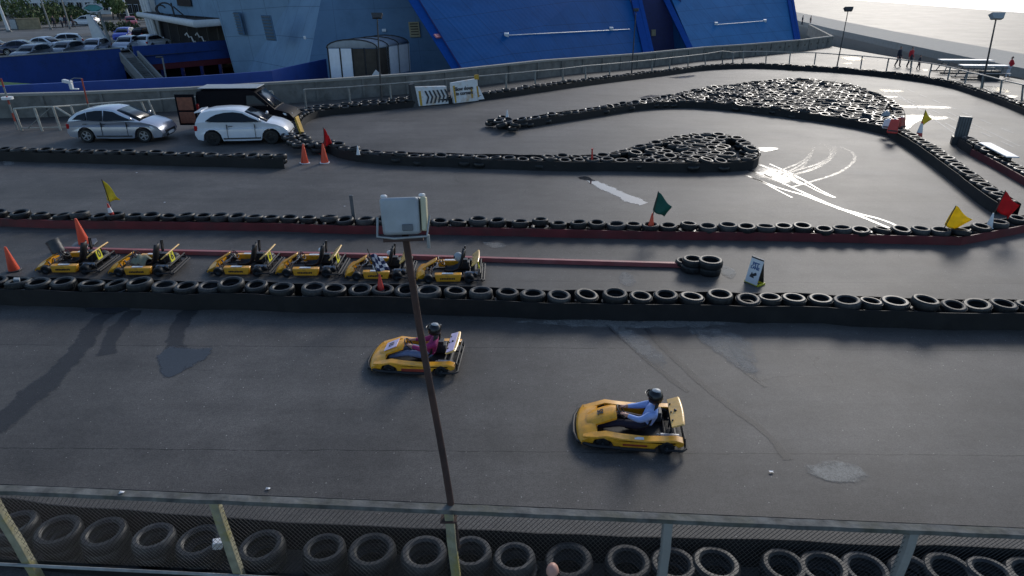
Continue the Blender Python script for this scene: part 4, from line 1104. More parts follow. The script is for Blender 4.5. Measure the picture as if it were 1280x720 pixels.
figure('person', 'kart driver in a magenta top, blue jeans and black helmet behind the lamp post', SEAT_J, STAND_B, SEAT_R, zoneset('magenta', 'jeans', 'shoe_dark'), k2.location, k2.rotation_euler[2], helmet='helmet_black')

def parked_kart():
    root = thing('parked_kart', '', 'kart', (0, 0, 0), R(180), 'karts parked in the pit lane')
    kart_common(root)
    mb = MB(); mb.tube([(.35, .5, .09), (.7, .52, .09), (.86, .4, .09), (.9, .2, .09), (.9, -.2, .09), (.86, -.4, .09), (.7, -.52, .09), (.35, -.5, .09)], .026, 8)
    mb.build('front_bumper', 'black_metal', root)
    mb = MB(); mb.tube([(-.95, -.6, .1), (-1.0, -.55, .1), (-1.0, .55, .1), (-.95, .6, .1)], .028, 8)
    for y_ in (-.4, .4): mb.tube([(-.9, y_, .12), (-1.0, y_, .1)], .016, 6)
    mb.build('rear_guard', 'black_metal', root)
    # narrow two-piece nose
    mb = MB(); n = 7; S = [(.88, .48, .08, .14), (.82, .46, .07, .2), (.66, .36, .1, .26)]; vs = []
    for x, hw, z0, z1 in S:
        for i in range(n): a = -1 + 2 * i / (n - 1); vs.append((x - .05 * a * a, a * hw, z1 - .04 * abs(a) ** 3))
        for i in range(n - 1, -1, -1): a = -1 + 2 * i / (n - 1); vs.append((x - .05 * a * a, a * hw, z0))
    k = 2 * n; mb.add(vs, [[i * k + j, i * k + (j + 1) % k, (i + 1) * k + (j + 1) % k, (i + 1) * k + j] for i in range(2) for j in range(k)] + [list(range(k)), [2 * k + j for j in range(k)][::-1]])
    mb.build('nose_fairing', 'kart_yellow', root, smooth=50)
    mb = MB(); mb.hexa([(.7, -.13, .22), (.7, .13, .22), (.3, .12, .46), (.3, -.12, .46), (.71, -.14, .26), (.71, .14, .26), (.31, .13, .51), (.31, -.13, .51)])
    mb.build('number_panel', 'kart_yellow', root, bevel=.02)
    for s_ in (1, -1):
        mb = MB(); mb.hexa([(.3, s_ * .42, .07), (-.36, s_ * .42, .07), (-.36, s_ * .6, .07), (.28, s_ * .6, .07), (.34, s_ * .4, .27), (-.4, s_ * .4, .27), (-.4, s_ * .56, .26), (.33, s_ * .56, .26)])
        p = mb.build('side_pod', 'kart_yellow', root, bevel=.02)
        mb = MB()
        for i in range(9): mb.box((.16 - i * .045, s_ * .586, .15), (.03, .012, .05 + .012 * (i % 3)), e=(R(-14) * s_, 0, 0))
        mb.build('lettering', 'dark_grey', p)
        mb = MB(); mb.box((-.02, s_ * .48, .272), (.3, .09, .008)); mb.build('sticker', 'white_paint', p)
    mb = MB(); mb.tube([(.45, -.2, .12), (.4, -.2, .3), (.3, -.1, .34), (.3, .1, .34), (.4, .2, .3), (.45, .2, .12)], .014, 8); mb.tube([(.6, .12, .1), (.64, .13, .22)], .02, 8); mb.tube([(.6, -.12, .1), (.64, -.13, .22)], .02, 8); mb.build('pedals_and_hoop', 'grey_metal', root)
    mb = MB(); mb.ball((-.3, -.2, .52), (.07, .06, .07), 12); mb.build('air_filter', 'white_paint', root)
    wing(root, 'kart_yellow_lit', z0=.46, lean=.17, ch=.16)
    return root
proto = parked_kart()
KP = [(77, 338.5, '0'), (169, 341.5, '6'), (294, 341, '6'), (380, 342.5, '4'), (468, 346.5, '2'), (558, 350, '1')]
KL = ['leftmost parked kart with a lime 0 plate and a black drum on its steering wheel', 'parked kart second from the left with an olive sheet draped over its seat', 'third parked kart from the left, first after the gap in the line',
      'fourth parked kart from the left, next to the one behind the chequered flag', 'parked kart standing behind the chequered flag', 'rightmost parked kart with a white helmet on its seat']
karts = []
for i, (x, y, n) in enumerate(KP):
    q = g(x, y, .13); loc = (q.x, q.y + .6, 0)
    o = proto if i == 0 else dup(proto, loc)
    if i == 0: o.location = loc
    o.rotation_euler = (0, 0, R(180 + random.uniform(-2, 2))); o['label'] = KL[i]; karts.append(o)
for i, o in enumerate(karts):
    mb = MB(); mb.box((-.84, .12, .44), (.016, .24, .3), e=(0, R(8), 0)); p = mb.build('number_plate', 'lime', o, bevel=.006)
    T = Matrix.Translation((-.852, .12, .44)) @ Matrix.Rotation(R(8), 4, 'Y') @ Matrix.Rotation(R(-90), 4, 'Z') @ Matrix.Rotation(R(90), 4, 'X')
    digit(p, KP[i][2], T, .28)
# things on the karts
q = karts[0].location
dr_ = MB(); Td = Matrix.Translation((q.x - .36, q.y + .02, .42)) @ Euler((R(-8), R(-22), 0)).to_matrix().to_4x4()
dr_.lathe([(.0, 0), (.17, 0), (.18, .1), (.17, .12), (.18, .24), (.17, .26), (.18, .38), (.165, .4), (.12, .4), (.11, .33), (0, .33)], 20, Td)
tag(dr_.build('ribbed_drum', 'dark_grey', smooth=40), 'black ribbed drum resting on the leftmost parked kart', 'drum')
q = karts[1].location; mb = MB(); n = 9
vs = [(q.x - .02 + (i / n - .5) * .36 + (j / n - .5) * .1, q.y - .05 + (j / n - .5) * .5, .44 + .03 * math.sin(i * 1.3 + j) - .5 * abs(j / n - .5) ** 1.6 - .25 * max(0, i / n - .6)) for i in range(n + 1) for j in range(n + 1)]
mb.add(vs, [(i * (n + 1) + j, (i + 1) * (n + 1) + j, (i + 1) * (n + 1) + j + 1, i * (n + 1) + j + 1) for i in range(n) for j in range(n)])
o = mb.build('draped_sheet', 'olive', smooth=60); o.modifiers.new('s', 'SOLIDIFY').thickness = .01; tag(o, 'olive cloth sheet draped over the second parked kart', 'sheet')
q = karts[5].location
th_ = thing('helmet', 'white and grey helmet left on the seat of the rightmost parked kart', 'helmet', (q.x + .3, q.y - .05, .45))
mb = MB(); mb.ball((0, 0, .13), (.13, .12, .13), 18); mb.build('shell', 'lamp_shell', th_); mb = MB(); mb.box((-.1, 0, .14), (.06, .16, .06)); mb.build('visor', 'glass_dark', th_, bevel=.015)

# ------------------------------------------------------------------ cones and flags
def cone(px, py, h, label, z=0.0, stripe=None, m='orange_cone', base='dark_grey', lean=(0, 0), square=False, group='traffic cones round the track', bw=None):
    q = g(px, py, z); th_ = thing('traffic_cone', label, 'cone', q, 0, group, e=(lean[0], lean[1], random.uniform(0, 1)))
    r = h * .2
    def prof(a, b): return [(lerp(r, r * .22, a) , .03 + h * a), (lerp(r, r * .22, b), .03 + h * b)]
    mb = MB(); mb.lathe([(r, .03), (lerp(r, r * .2, .97), h * .97), (r * .17, h), (0, h)], 20); mb.build('cone_body', m, th_, smooth=50)
    if stripe:
        a, b = stripe; mb = MB(); mb.lathe([(lerp(r, r * .2, a) + .004, .03 + (h - .03) * a), (lerp(r, r * .2, b) + .004, .03 + (h - .03) * b)], 20); mb.build('white_band', 'white_paint', th_)
    w = bw or h * .26
    mb = MB(); mb.prism([(w * math.cos(R(a)) * (1.15 if a % 90 == 45 else 1), w * math.sin(R(a)) * (1.15 if a % 90 == 45 else 1)) for a in range(0, 360, 45)], 0, .03); mb.build('base', base, th_, bevel=.008)
    return th_, q
cone(106, 305, .84, 'tall orange cone with a wide grey base beyond the leftmost parked kart', base='tank_grey', lean=(0, R(-4)), bw=.36)
cone(18, 338, .72, 'orange cone at the left edge of the picture in the pit lane', base='dark_grey', lean=(0, R(-3)))
cone(381, 204, .85, 'left of two orange cones standing at the left turn', base='white_paint', lean=(0, R(2)))
cone(406, 203.5, .85, 'right of two orange cones standing at the left turn', base='white_paint')
c1, q = cone(1147, 176, .95, 'red and white cone with a yellow flag in the right hand lane', m='cone_red', stripe=(.42, .92), base='tank_grey')
def pole_flag(topc, q, pole_top, quad, m, label, cloth2=None, zc=0.0, group='marshal flags'):
    """a stick leaving the cone and a rumpled cloth hanging from it; quad in picture points at the cone's distance"""
    Y = q.y; P = [atY(*p, Y) for p in quad]; a = atY(*topc, Y); b = atY(*pole_top, Y)
    th_ = thing('marshal_flag', label, 'flag', a, 0, group)
    mb = MB(); mb.tube([Vector((0, 0, -.15)), b - a], .014, 8); mb.build('stick', 'wood_dark', th_)
    mb = MB(); n = 8; vs = []
    for i in range(n + 1):
        for j in range(n + 1):
            u, v = i / n, j / n; p = P[0].lerp(P[1], u).lerp(P[3].lerp(P[2], u), v)
            p = p - a + Vector((0, .09 * math.sin(u * 5 + v * 2.5) * (.3 + u) + .1 * u, .03 * math.sin(u * 7 + v * 3))); vs.append(p)
    for i in range(n):
        for j in range(n):
            mb.mat((i // 2 + j // 2) % 2 if cloth2 else 0); mb.add([], []); mb.f.append([i * (n + 1) + j, (i + 1) * (n + 1) + j, (i + 1) * (n + 1) + j + 1, i * (n + 1) + j + 1]); mb.m.append(mb.k)
    mb.v = [Vector(v) for v in vs]
    o = mb.build('cloth', [m, cloth2] if cloth2 else m, th_, smooth=60); o.modifiers.new('s', 'SOLIDIFY').thickness = .006
pole_flag((1150, 159), q, (1157, 137), [(1157, 138), (1165, 149), (1156, 158), (1151, 155)], 'flag_lime', 'dull yellow flag on the red and white cone in the right hand lane')
c, q = cone(141, 272, .5, 'red and white cone inside a tyre under the lime flag', z=.22, m='cone_red', stripe=(.35, .7), base='dark_grey', lean=(0, R(-6)))
pole_flag((137, 252), q, (127, 224), [(127, 225), (149, 249), (146, 252), (134, 251)], 'flag_lime', 'lime flag on the cone at the left of the red barrier')
c, q = cone(813, 287, .55, 'orange cone inside a tyre under the dark green flag', z=.22, base='dark_grey', lean=(0, R(4)))
pole_flag((816, 266), q, (823, 239), [(823, 240), (840, 259), (832, 273), (816, 263)], 'flag_green', 'dark green flag on the orange cone in the red barrier')
q = g(1177, 290, .3); 
pole_flag((1177, 289), q, (1195, 257), [(1195, 257), (1215, 275), (1198, 290), (1181, 281)], 'flag_yellow', 'bright yellow flag stuck in the tyres at the bend')
c, q = cone(1236, 285, .5, 'white and red cone inside a tyre under the red flag', z=.22, m='white_paint', base='white_paint')
pole_flag((1241, 268), q, (1257, 238), [(1257, 239), (1274, 257), (1265, 276), (1245, 262)], 'flag_red', 'bright red flag at the bend of the red board barrier')
q = g(403, 186, .3)
pole_flag((407, 184), q, (404, 159), [(404, 160), (411, 170), (414, 181), (405, 183)], 'flag_red', 'dark red flag behind the right one of the orange cones at the left turn')
c, q = cone(476, 363, .45, 'small red cone inside a near wall tyre under the chequered flag', z=.38, m='cone_red', base='dark_grey')
pole_flag((476, 347), q, (459, 311), [(463, 319), (478, 322), (486, 342), (466, 336)], 'flag_navy', 'chequered navy and white flag in front of the fifth parked kart', cloth2='cloth_white')
cone(448, 194, .42, 'small white cone on the tyres near the left end of the narrow island', z=.35, m='white_paint', base='dark_grey', stripe=None)
cone(634, 150, .55, 'small white cone on the left tip of the far tyre island', z=.3, m='white_paint', base='dark_grey')
mb = MB(); q = g(740, 203, .3); mb.tube([(0, 0, 0), (-.02, 0, .55)], [.05, .03], 10); mb.tube([(-.02, 0, .55), (-.02, 0, .6)], .045, 10); o = mb.build('marker_post', 'cone_red'); o.location = q; tag(o, 'thin dark red marker post standing in the narrow tyre island', 'marker post')
# red and white blocks on the far island end
for (x, y, w, h_, m_, lb_) in ((1108, 160, .4, .45, 'white_paint', 'white plastic barrier block at the end of the far tyre island'), (1115, 166, .45, .68, 'cone_red', 'bright red plastic barrier block on the end of the far island'), (1124, 160, .42, .55, 'kart_red', 'dark red plastic barrier block behind the bright red one'), (1107, 146, .35, .3, 'lamp_shell', 'pale grey plastic block lying among the far island tyres')):
    q = g(x, y, .42); th_ = thing('barrier_block', lb_, 'barrier block', q, R(random.uniform(-30, 30)), 'plastic blocks on the far island')
    mb = MB(); mb.hexa([(-w * .55, -.22, 0), (w * .55, -.22, 0), (w * .55, .22, 0), (-w * .55, .22, 0), (-w * .4, -.1, h_), (w * .4, -.1, h_), (w * .4, .1, h_), (-w * .4, .1, h_)]); mb.build('block_body', m_, th_, bevel=.05)
    mb = MB(); mb.tube([(0, 0, h_ - .01), (0, 0, h_ + .05)], .06, 12); mb.build('filler_cap', 'white_paint', th_)
    mb = MB(); mb.box((0, -.205, h_ * .2), (w * .9, .04, .06)); mb.build('foot_rib', 'dark_grey', th_)
# upright plank between pit and track
q = g(443, 283); th_ = atY(439, 244, q.y)
mb = MB(); mb.hexa([(-.04, -.03, 0), (.06, -.03, 0), (.06, .04, 0), (-.04, .04, 0)] + [(v[0] + (th_.x - q.x), v[1], th_.z) for v in ((-.07, -.03), (.05, -.03), (.05, .04), (-.07, .04))])
o = mb.build('marker_plank', 'tank_grey', bevel=.006); o.location = q; tag(o, 'tall dark grey plank standing at the red barrier above the fourth parked kart', 'plank')
# yellow board at the left turn
q = g(378, 176); mb = MB(); mb.box((0, 0, .62), (.05, .5, 1.2), e=(0, R(-14), 0)); mb.box((-.02, -.2, .55), (.08, .07, 1.1), e=(0, R(-14), 0)); o = mb.build('yellow_board', 'ochre', bevel=.01); o.location = q; tag(o, 'narrow yellow board leaning on the tyres by the black van', 'board')
# A-frame sign
q = g(944, 356); th_ = thing('a_frame_sign', 'white folding pavement sign with an arrow standing right of the tyre stacks', 'sign', (q.x, q.y + .1, 0), R(-56)); th_.scale = (.92, .92, .9)
Xs = Matrix.Translation((0, -.16, .02)) @ Matrix.Rotation(R(-12), 4, 'X')
mb = MB(); mb.box((0, 0, .42), (.42, .02, .8), X=Xs); mb.build('front_board', 'white_paint', th_, bevel=.006)
fr_ = [c for c in th_.children][0]
mb = MB(); Tt = Xs @ Matrix.Translation((0, -.014, .6)) @ Matrix.Rotation(R(90), 4, 'X'); text_mb(mb, 'PIT', .17, Tt, .003, bold=.006); text_mb(mb, 'LANE', .12, Xs @ Matrix.Translation((0, -.014, .5)) @ Matrix.Rotation(R(90), 4, 'X'), .003, bold=.004)
mb.build('lettering', 'sign_blue', fr_, smooth=0)
mb = MB(); Ta = Xs @ Matrix.Translation((0, -.014, .28)) @ Matrix.Rotation(R(90), 4, 'X') @ Matrix.Rotation(R(215), 4, 'Z')
mb.prism([(.13, 0), (0, .1), (0, .04), (-.12, .04), (-.12, -.04), (0, -.04), (0, -.1)], -.003, .003, Ta); mb.build('arrow', 'sign_black', fr_)
Xb = Matrix.Translation((0, .16, .02)) @ Matrix.Rotation(R(12), 4, 'X')
mb = MB(); mb.box((0, 0, .42), (.42, .02, .8), X=Xb); mb.build('back_board', 'dark_grey', th_, bevel=.006)
mb = MB(); mb.box((0, -.1, .03), (.5, .07, .06)); mb.box((0, .16, .03), (.5, .07, .06)); mb.box((.22, .03, .03), (.06, .3, .06)); mb.build('foot', 'lime', th_, bevel=.01)
# litter
p = onf(150, 608); mb = MB(); mb.add([(-.03, -.02, 0), (.03, -.015, .008), (.025, .02, 0), (-.03, .02, .01)], [(0, 1, 2, 3)]); o = mb.build('paper_scrap', 'white_paint'); o.location = (p.x, p.y, 1.65); o.modifiers.new('s', 'SOLIDIFY').thickness = .003; tag(o, 'pale scrap lying on the mossy top rail at lower left', 'litter', 'scraps of litter')
for i, (x, y, lb_) in enumerate(((206, 253, 'white paper scrap on the track above the pit lane karts'), (431, 258, 'small white scrap left of the grey plank'), (171, 216, 'tiny white scrap on the track below the parked cars'), (335, 611, 'white scrap lying on the near straight at the bottom'), (964, 590, 'tiny pale scrap on the near straight by the dusty patch'))):
    q = g(x, y, .012); mb = MB(); n = 3; s_ = .035
    vs = [((a / n - .5) * s_ * 2, (b / n - .5) * s_ * 1.3, random.uniform(0, .02)) for a in range(n + 1) for b in range(n + 1)]
    mb.add(vs, [(a * 4 + b, (a + 1) * 4 + b, (a + 1) * 4 + b + 1, a * 4 + b + 1) for a in range(n) for b in range(n)]); o = mb.build('paper_scrap', 'white_paint'); o.location = q; tag(o, lb_, 'litter', 'scraps of litter')
for k_, (x, y) in enumerate(((512, 387), (747, 393), (877, 397), (1073, 402), (1133, 404))):
    q = g(x, y, .03); mb = MB(); mb.ball((0, 0, 0), (.09, .05, .05), 8); mb.v = [v * random.uniform(.8, 1.15) for v in mb.v]; o = mb.build('stone', 'stone_wall', smooth=0); o.location = q
    tag(o, 'pale stone at the foot of the near tyre wall, %s from the left' % ordw(k_), 'stone', 'stones at the foot of the near wall')
for x, y, lb_, m_ in ((21, 351, 'pale grey block inside the second near wall tyre from the left', 'lamp_shell'), (272, 680, 'small white card stuck beside the lichen covered fence post', 'white_paint')):
    q = g(x, y, .5); mb = MB(); mb.box((0, 0, 0), (.13, .09, .16), e=(.3, .2, .4)); o = mb.build('small_block', m_, bevel=.01); o.location = q; tag(o, lb_, 'block')

# ------------------------------------------------------------------ parapet wall, railings
mb = MB(); P = smooth_line(par, 0)
def wall_strip(mb, P, h, t, side=1, z0=-.3, capw=0, caph=0):
    a = offset_line(P, 0); b = offset_line(P, t * side)
    for i in range(len(P) - 1):
        q = [a[i], a[i + 1], b[i + 1], b[i]]; gg = [gz(w.x, w.y) for w in q]
        mb.hexa([Vector((w.x, w.y, z + z0)) for w, z in zip(q, gg)] + [Vector((w.x, w.y, z + h)) for w, z in zip(q, gg)])
wall_strip(mb, P, 1.22, .3, 1, z0=-3.4)
th_ = thing('parapet_wall', 'long weathered concrete parapet between the track and the blue building', 'wall', (0, 0, 0))
mb.build('wall_face', 'concrete', th_, smooth=0)
mb = MB(); a = offset_line(P, -.06); b = offset_line(P, .36)
for i in range(len(P) - 1):
    q = [a[i], a[i + 1], b[i + 1], b[i]]; gg = [gz(w.x, w.y) for w in q]
    mb.hexa([Vector((w.x, w.y, z + 1.22)) for w, z in zip(q, gg)] + [Vector((w.x, w.y, z + 1.36)) for w, z in zip(q, gg)])
mb.build('coping', 'concrete_pale', th_, smooth=0)
mb = MB()
for p, t in resample(P, 2.0):
    if p.x > g(880, 75).x: c = p - Vector((-t.y, t.x, 0)) * .02; mb.box((c.x, c.y, gz(c.x, c.y) + .7), (.28, .05, .2), math.atan2(t.y, t.x))
mb.build('recess_mark', 'dark_grey', th_, smooth=0)
mb = MB()
for p, t in resample(P, 3.1, 1.0): c = p - Vector((-t.y, t.x, 0)) * .04; mb.box((c.x, c.y, gz(c.x, c.y) + .6), (.16, .08, 1.22), math.atan2(t.y, t.x))
mb.build('pilaster', 'concrete', th_, smooth=0)
# the return of the wall at its right end
a0 = corner; b0 = g(1003, 36); rt = Vector((b0.x, b0.y, 0)) - Vector((a0.x, a0.y, 0)); rt.normalize()
Pr = [a0, a0 + rt * 5, a0 + rt * 14, a0 + rt * 24]; mb = MB(); wall_strip(mb, Pr, 1.3, .35, 1)
tag(mb.build('return_wall', 'concrete', smooth=0), 'concrete wall turning back from the far right corner of the parapet', 'wall')

def railing(posts_px, label, m, h=1.15, foot_hidden=True, group='railings', z_top=None, lower=True):
    """posts_px: (base x, base y, top x, top y). Foot placed from the base picture point"""
    th_ = thing('railing', label, 'railing', (0, 0, 0), 0, group); tops = []
    for bx, by, tx, ty in posts_px:
        q = g(bx, by); t_ = atY(tx, ty, q.y); L_ = t_.z - q.z; t_ = q + (t_ - q) * 1.0
        mb = MB(); mb.tube([q - Vector((0, 0, .02)), t_], .06, 8); mb.build('post', m, th_); tops.append(t_)
    mb = MB(); mb.tube(tops, .045, 8); mb.build('top_rail', m, th_)
    return tops
railing([(384, 146, 380, 112), (439, 138, 435.5, 109), (490, 134, 487, 105), (514, 132, 512, 103), (633, 118, 632.5, 92.5), (669, 113, 669, 89), (704, 109, 703.5, 86), (732, 105, 732, 82.5), (762, 101, 762, 80), (815, 95, 815, 75), (837, 92, 837, 72.5), (860, 89, 860, 70), (881.5, 86, 881.5, 67.5), (903, 84, 903, 64)], 'pale metal railing behind the outer tyre wall beside the concrete parapet', 'rail_grey')
railing([(903, 84, 903, 64), (916, 83, 916, 65.5), (929, 82.5, 929, 64.5), (957, 83, 958, 64.5), (986, 84, 988, 65.5), (1017, 86, 1020, 66), (1075, 89.5, 1078, 70), (1107, 93, 1111, 73), (1137, 97, 1140, 76), (1160, 101, 1165, 79.5), (1183, 106, 1188, 84), (1204, 111, 1210, 90), (1225, 118, 1229, 94), (1249, 125, 1252.5, 100), (1276, 136, 1279, 106), (1310, 146, 1313, 114)], 'dark metal railing along the promenade right of the blue building', 'rail_grey')
tl = railing([(27.5, 163, 17.5, 136), (53, 164, 42.5, 134), (76, 163, 66, 133.5), (98, 158, 88, 132), (196, 149, 185, 125), (186, 149, 176, 126), (345, 138, 340, 114)], 'pale tubular railing behind the silver car on the left', 'post_pale')
th_ = bpy.data.objects['railing.002']
mb = MB(); q0, q1 = g(27, 163), g(150, 160); mb.tube([Vector((q0.x, q0.y, .12)), Vector((q1.x, q1.y, .12))], .03, 8); mb.build('bottom_rail', 'post_pale', th_)
mb = MB(); a_, b_ = atY(70, 134, q0.y), atY(91, 147, q0.y - .3); mb.tube([a_, b_], .05, 8); mb.build('brace', 'post_pale', th_)
mb = MB(); a_, b_ = atY(65, 133, q0.y), atY(35, 160, q0.y); mb.tube([a_, b_], .025, 8); mb.build('brace', 'rail_grey', th_)

# lamp posts at the track edge
def flood(px, py, tx, ty, label, hd=.35, m='dark_grey', group='floodlight posts behind the outer tyre wall', r=.045, yaw=0, hm='dark_grey'):
    q = g(px, py); t_ = atY(tx, ty, q.y); th_ = thing('floodlight_post', label, 'lamp post', q, 0, group)
    d = t_ - q; mb = MB(); mb.tube([Vector((0, 0, -.02)), d * .5, d], [r * 1.5, r, r * .8], 10); mb.build('pole', m, th_)
    mb = MB(); X_ = Matrix.Translation(d + Vector((0, 0, hd * .35))) @ Euler((R(-25), 0, R(yaw))).to_matrix().to_4x4(); mb.hexa([(-hd * .6, -hd * .3, -hd * .4), (hd * .6, -hd * .3, -hd * .4), (hd * .6, hd * .2, -hd * .4), (-hd * .6, hd * .2, -hd * .4), (-hd * .8, -hd * .4, hd * .3), (hd * .8, -hd * .4, hd * .3), (hd * .8, hd * .4, hd * .3), (-hd * .8, hd * .4, hd * .3)]); mb.v = [X_ @ v for v in mb.v]
    mb.build('lamp_head', hm, th_, bevel=.02)
    mb = MB(); mb.tube([d + Vector((-hd * .7, 0, 0)), d + Vector((hd * .7, 0, 0))], .025, 6); mb.build('bracket', m, th_)
flood(477, 134, 471.5, 23, 'floodlight post in front of the white panelled shelter', hd=.42)
flood(789, 97, 795, 14, 'floodlight post in front of the blue roof gap', hd=.3)
flood(1045, 89, 1060, 14, 'floodlight post left of the walking family', hd=.5)
flood(1226, 116, 1245, 24, 'floodlight post near the right edge in front of the trestle tables', hd=.6, r=.06, hm='lamp_shell')
q = g(22, 162); d = atY(1, 98, q.y) - q
th_ = thing('striped_pole', 'leaning red and white pole at the far left with a white disc', 'pole', q)
for i in range(6): mb = MB(); mb.tube([d * (i / 6), d * ((i + 1) / 6)], .045, 8); mb.build('band', 'kart_red' if i % 2 else 'rail_grey', th_)
mb = MB(); mb.lathe([(0, 0), (.28, 0), (.28, .12), (0, .12)], 16, Matrix.Translation(d * .6)); mb.build('disc', 'white_paint', th_)
q = g(117, 160); d = atY(102, 98, q.y) - q
th_ = thing('striped_pole', 'red and white pole behind the silver car holding a white floodlight on an arm', 'pole', q)
for i in range(6): mb = MB(); mb.tube([d * (i / 6), d * ((i + 1) / 6)], .04, 8); mb.build('band', 'kart_red' if i > 2 else 'rail_grey', th_)
e_ = atY(84, 102, q.y) - q
mb = MB(); mb.tube([d, d.lerp(e_, .5) + Vector((0, 0, .1)), e_], .02, 6); mb.build('arm', 'rail_grey', th_)
mb = MB(); mb.box(tuple(e_), (.45, .22, .16), e=(0, R(12), 0)); mb.box((e_.x + .15, e_.y, e_.z - .25), (.16, .16, .3)); mb.box((e_.x + .3, e_.y, e_.z - .38), (.4, .16, .06)); mb.build('floodlight', 'white_paint', th_, bevel=.02)

# chevron and text boards on the outer wall
def board(p0, p1, zt, label, name):
    a, b = g(*p0), g(*p1); t = b - a; L_ = t.length; an = math.atan2(t.y, t.x)
    th_ = thing(name, label, 'sign', a, an); return th_, L_
th_, L_ = board((524, 134), (561, 130.5), 1, 'white crash board with seven black chevrons against the outer railing', 'chevron_board')
mb = MB(); mb.hexa([(0, 0, .05), (L_, 0, .05), (L_, .5, .05), (0, .5, .05), (-.1, .26, 1.2), (L_ + .0, .26, 1.1), (L_, .55, 1.1), (-.1, .55, 1.2)]); bd = mb.build('board', 'white_sign', th_, bevel=.02)
mb = MB(); ang_ = math.atan2(.3, 1.3); Xc = Matrix.Translation((0, -.012, .05)) @ Matrix.Rotation(-ang_, 4, 'X')
for i in range(6):
    x0 = .48 + i * .27
    mb.prism([(x0, .12), (x0 + .12, .12), (x0 + .28, .5), (x0 + .12, .9), (x0, .9), (x0 + .16, .5)], 0, .012, Xc @ Matrix.Rotation(R(90), 4, 'X'))
mb.build('chevrons', 'sign_black', bd, smooth=0)
mb = MB(); mb.box((.16, -.0, .52), (.16, .03, .9), X=Matrix.Rotation(-ang_, 4, 'X')); mb.build('rust_stripe', 'ochre', bd)
mb = MB(); mb.hexa([(-.35, .1, 0), (-.02, .02, 0), (-.02, .6, 0), (-.35, .6, 0), (-.4, .3, 1.35), (-.14, .25, 1.4), (-.14, .6, 1.4), (-.4, .6, 1.35)]); mb.build('side_panel', 'dark_grey', th_)
th_, L_ = board((568, 130.5), (606, 126), 1, 'rust streaked white board with two lines of writing beside the chevron board', 'notice_board')
mb = MB(); mb.hexa([(0, 0, .05), (L_ * .8, 0, .05), (L_ * .8, .4, .05), (0, .4, .05), (-.03, .26, 1.3), (L_ * .84, .26, 1.42), (L_ * .84, .46, 1.42), (-.03, .46, 1.3)]); bd = mb.build('board', 'white_sign', th_, bevel=.02)
mb = MB(); Xc = Matrix.Translation((0, -.02, .05)) @ Matrix.Rotation(-math.atan2(.3, 1.6), 4, 'X') @ Matrix.Rotation(R(90), 4, 'X')
text_mb(mb, 'Slow down', .31, Xc @ Matrix.Translation((L_ * .36, .86, 0)), .004, bold=.012); text_mb(mb, 'in corners', .31, Xc @ Matrix.Translation((L_ * .36, .58, 0)), .004, bold=.012)
mb.build('lettering', 'sign_black', bd, smooth=0)
for x_ in (.12, L_ * .6, L_ * .8): mb = MB(); mb.box((x_, 0, .62), (.12, .035, 1.05 if x_ < 1 else .7), X=Matrix.Rotation(-.185, 4, 'X')); mb.build('rust_stripe', 'ochre', bd)
mb = MB(); mb.box((L_ * .82, .3, 1.5), (.3, .1, .3)); mb.build('bracket', 'ochre', th_)
mb = MB(); mb.hexa([(L_ * .82, .1, .1), (L_ * 1.02, .1, .1), (L_ * 1.02, .15, .1), (L_ * .82, .15, .1), (L_ * .82, .2, .95), (L_ * .87, .2, .9), (L_ * .87, .25, .9), (L_ * .82, .25, .95)]); mb.build('wing_panel', 'white_paint', th_)

# ------------------------------------------------------------------ blue sunken yard, stairs
def vwall(pts, z0, z1, t, name, m, label, cat='wall'):
    mb = MB(); a = [Vector((p.x, p.y, 0)) for p in pts]; b = offset_line(a, t)
    for i in range(len(a) - 1): mb.hexa([Vector((w.x, w.y, z0)) for w in (a[i], a[i + 1], b[i + 1], b[i])] + [Vector((w.x, w.y, z1)) for w in (a[i], a[i + 1], b[i + 1], b[i])])
    return tag(mb.build(name, m, smooth=0, weld=True), label, cat)
th_ = thing('retaining_wall', 'tall dark blue retaining wall below the left part of the car park', 'wall', (0, 0, 0))
mb = MB(); a = [Vector((p.x, p.y, 0)) for p in (W0 - wd * 60, W0, W1)]; b = offset_line(a, .35); c_ = offset_line(a, .36)
for i in range(2):
    q = (a[i], a[i + 1], b[i + 1], b[i]); mb.hexa([Vector((w.x, w.y, -3.3)) for w in q] + [Vector((w.x, w.y, .9)) for w in q])
mb.build('wall_face', 'wall_blue', th_, smooth=0)
mb = MB(); a = offset_line(a, -.05); b = offset_line(b, .05)
for i in range(2):
    q = (a[i], a[i + 1], b[i + 1], b[i]); mb.hexa([Vector((w.x, w.y, .9)) for w in q] + [Vector((w.x, w.y, .98)) for w in q])
mb.build('coping', 'concrete_pale', th_, smooth=0)
th_ = thing('blue_terrace', 'dark blue terrace wall right of the stairs with a red band and a dark opening', 'building', (0, 0, 0))
a = [Vector((p.x, p.y, 0)) for p in (W2, W3)]; b = offset_line(a, .35)
mb = MB(); q = (a[0], a[1], b[1], b[0]); mb.hexa([Vector((w.x, w.y, -.9)) for w in q] + [Vector((w.x, w.y, .95)) for w in q]); mb.build('fascia', 'wall_blue', th_, smooth=0)
mb = MB(); a2 = offset_line(a, .06); mb.hexa([Vector((w.x, w.y, -1.5)) for w in (a2[0], a2[1], b[1], b[0])] + [Vector((w.x, w.y, -.9)) for w in (a2[0], a2[1], b[1], b[0])]); mb.build('red_band', 'red_band', th_, smooth=0)
mb = MB(); c0 = offset_line(a, 4); c1_ = offset_line(a, 4.3); mb.hexa([Vector((w.x, w.y, -3.2)) for w in (c0[0], c0[1], c1_[1], c1_[0])] + [Vector((w.x, w.y, -.1)) for w in (c0[0], c0[1], c1_[1], c1_[0])]); mb.build('back_wall', 'dark_inner', th_, smooth=0)
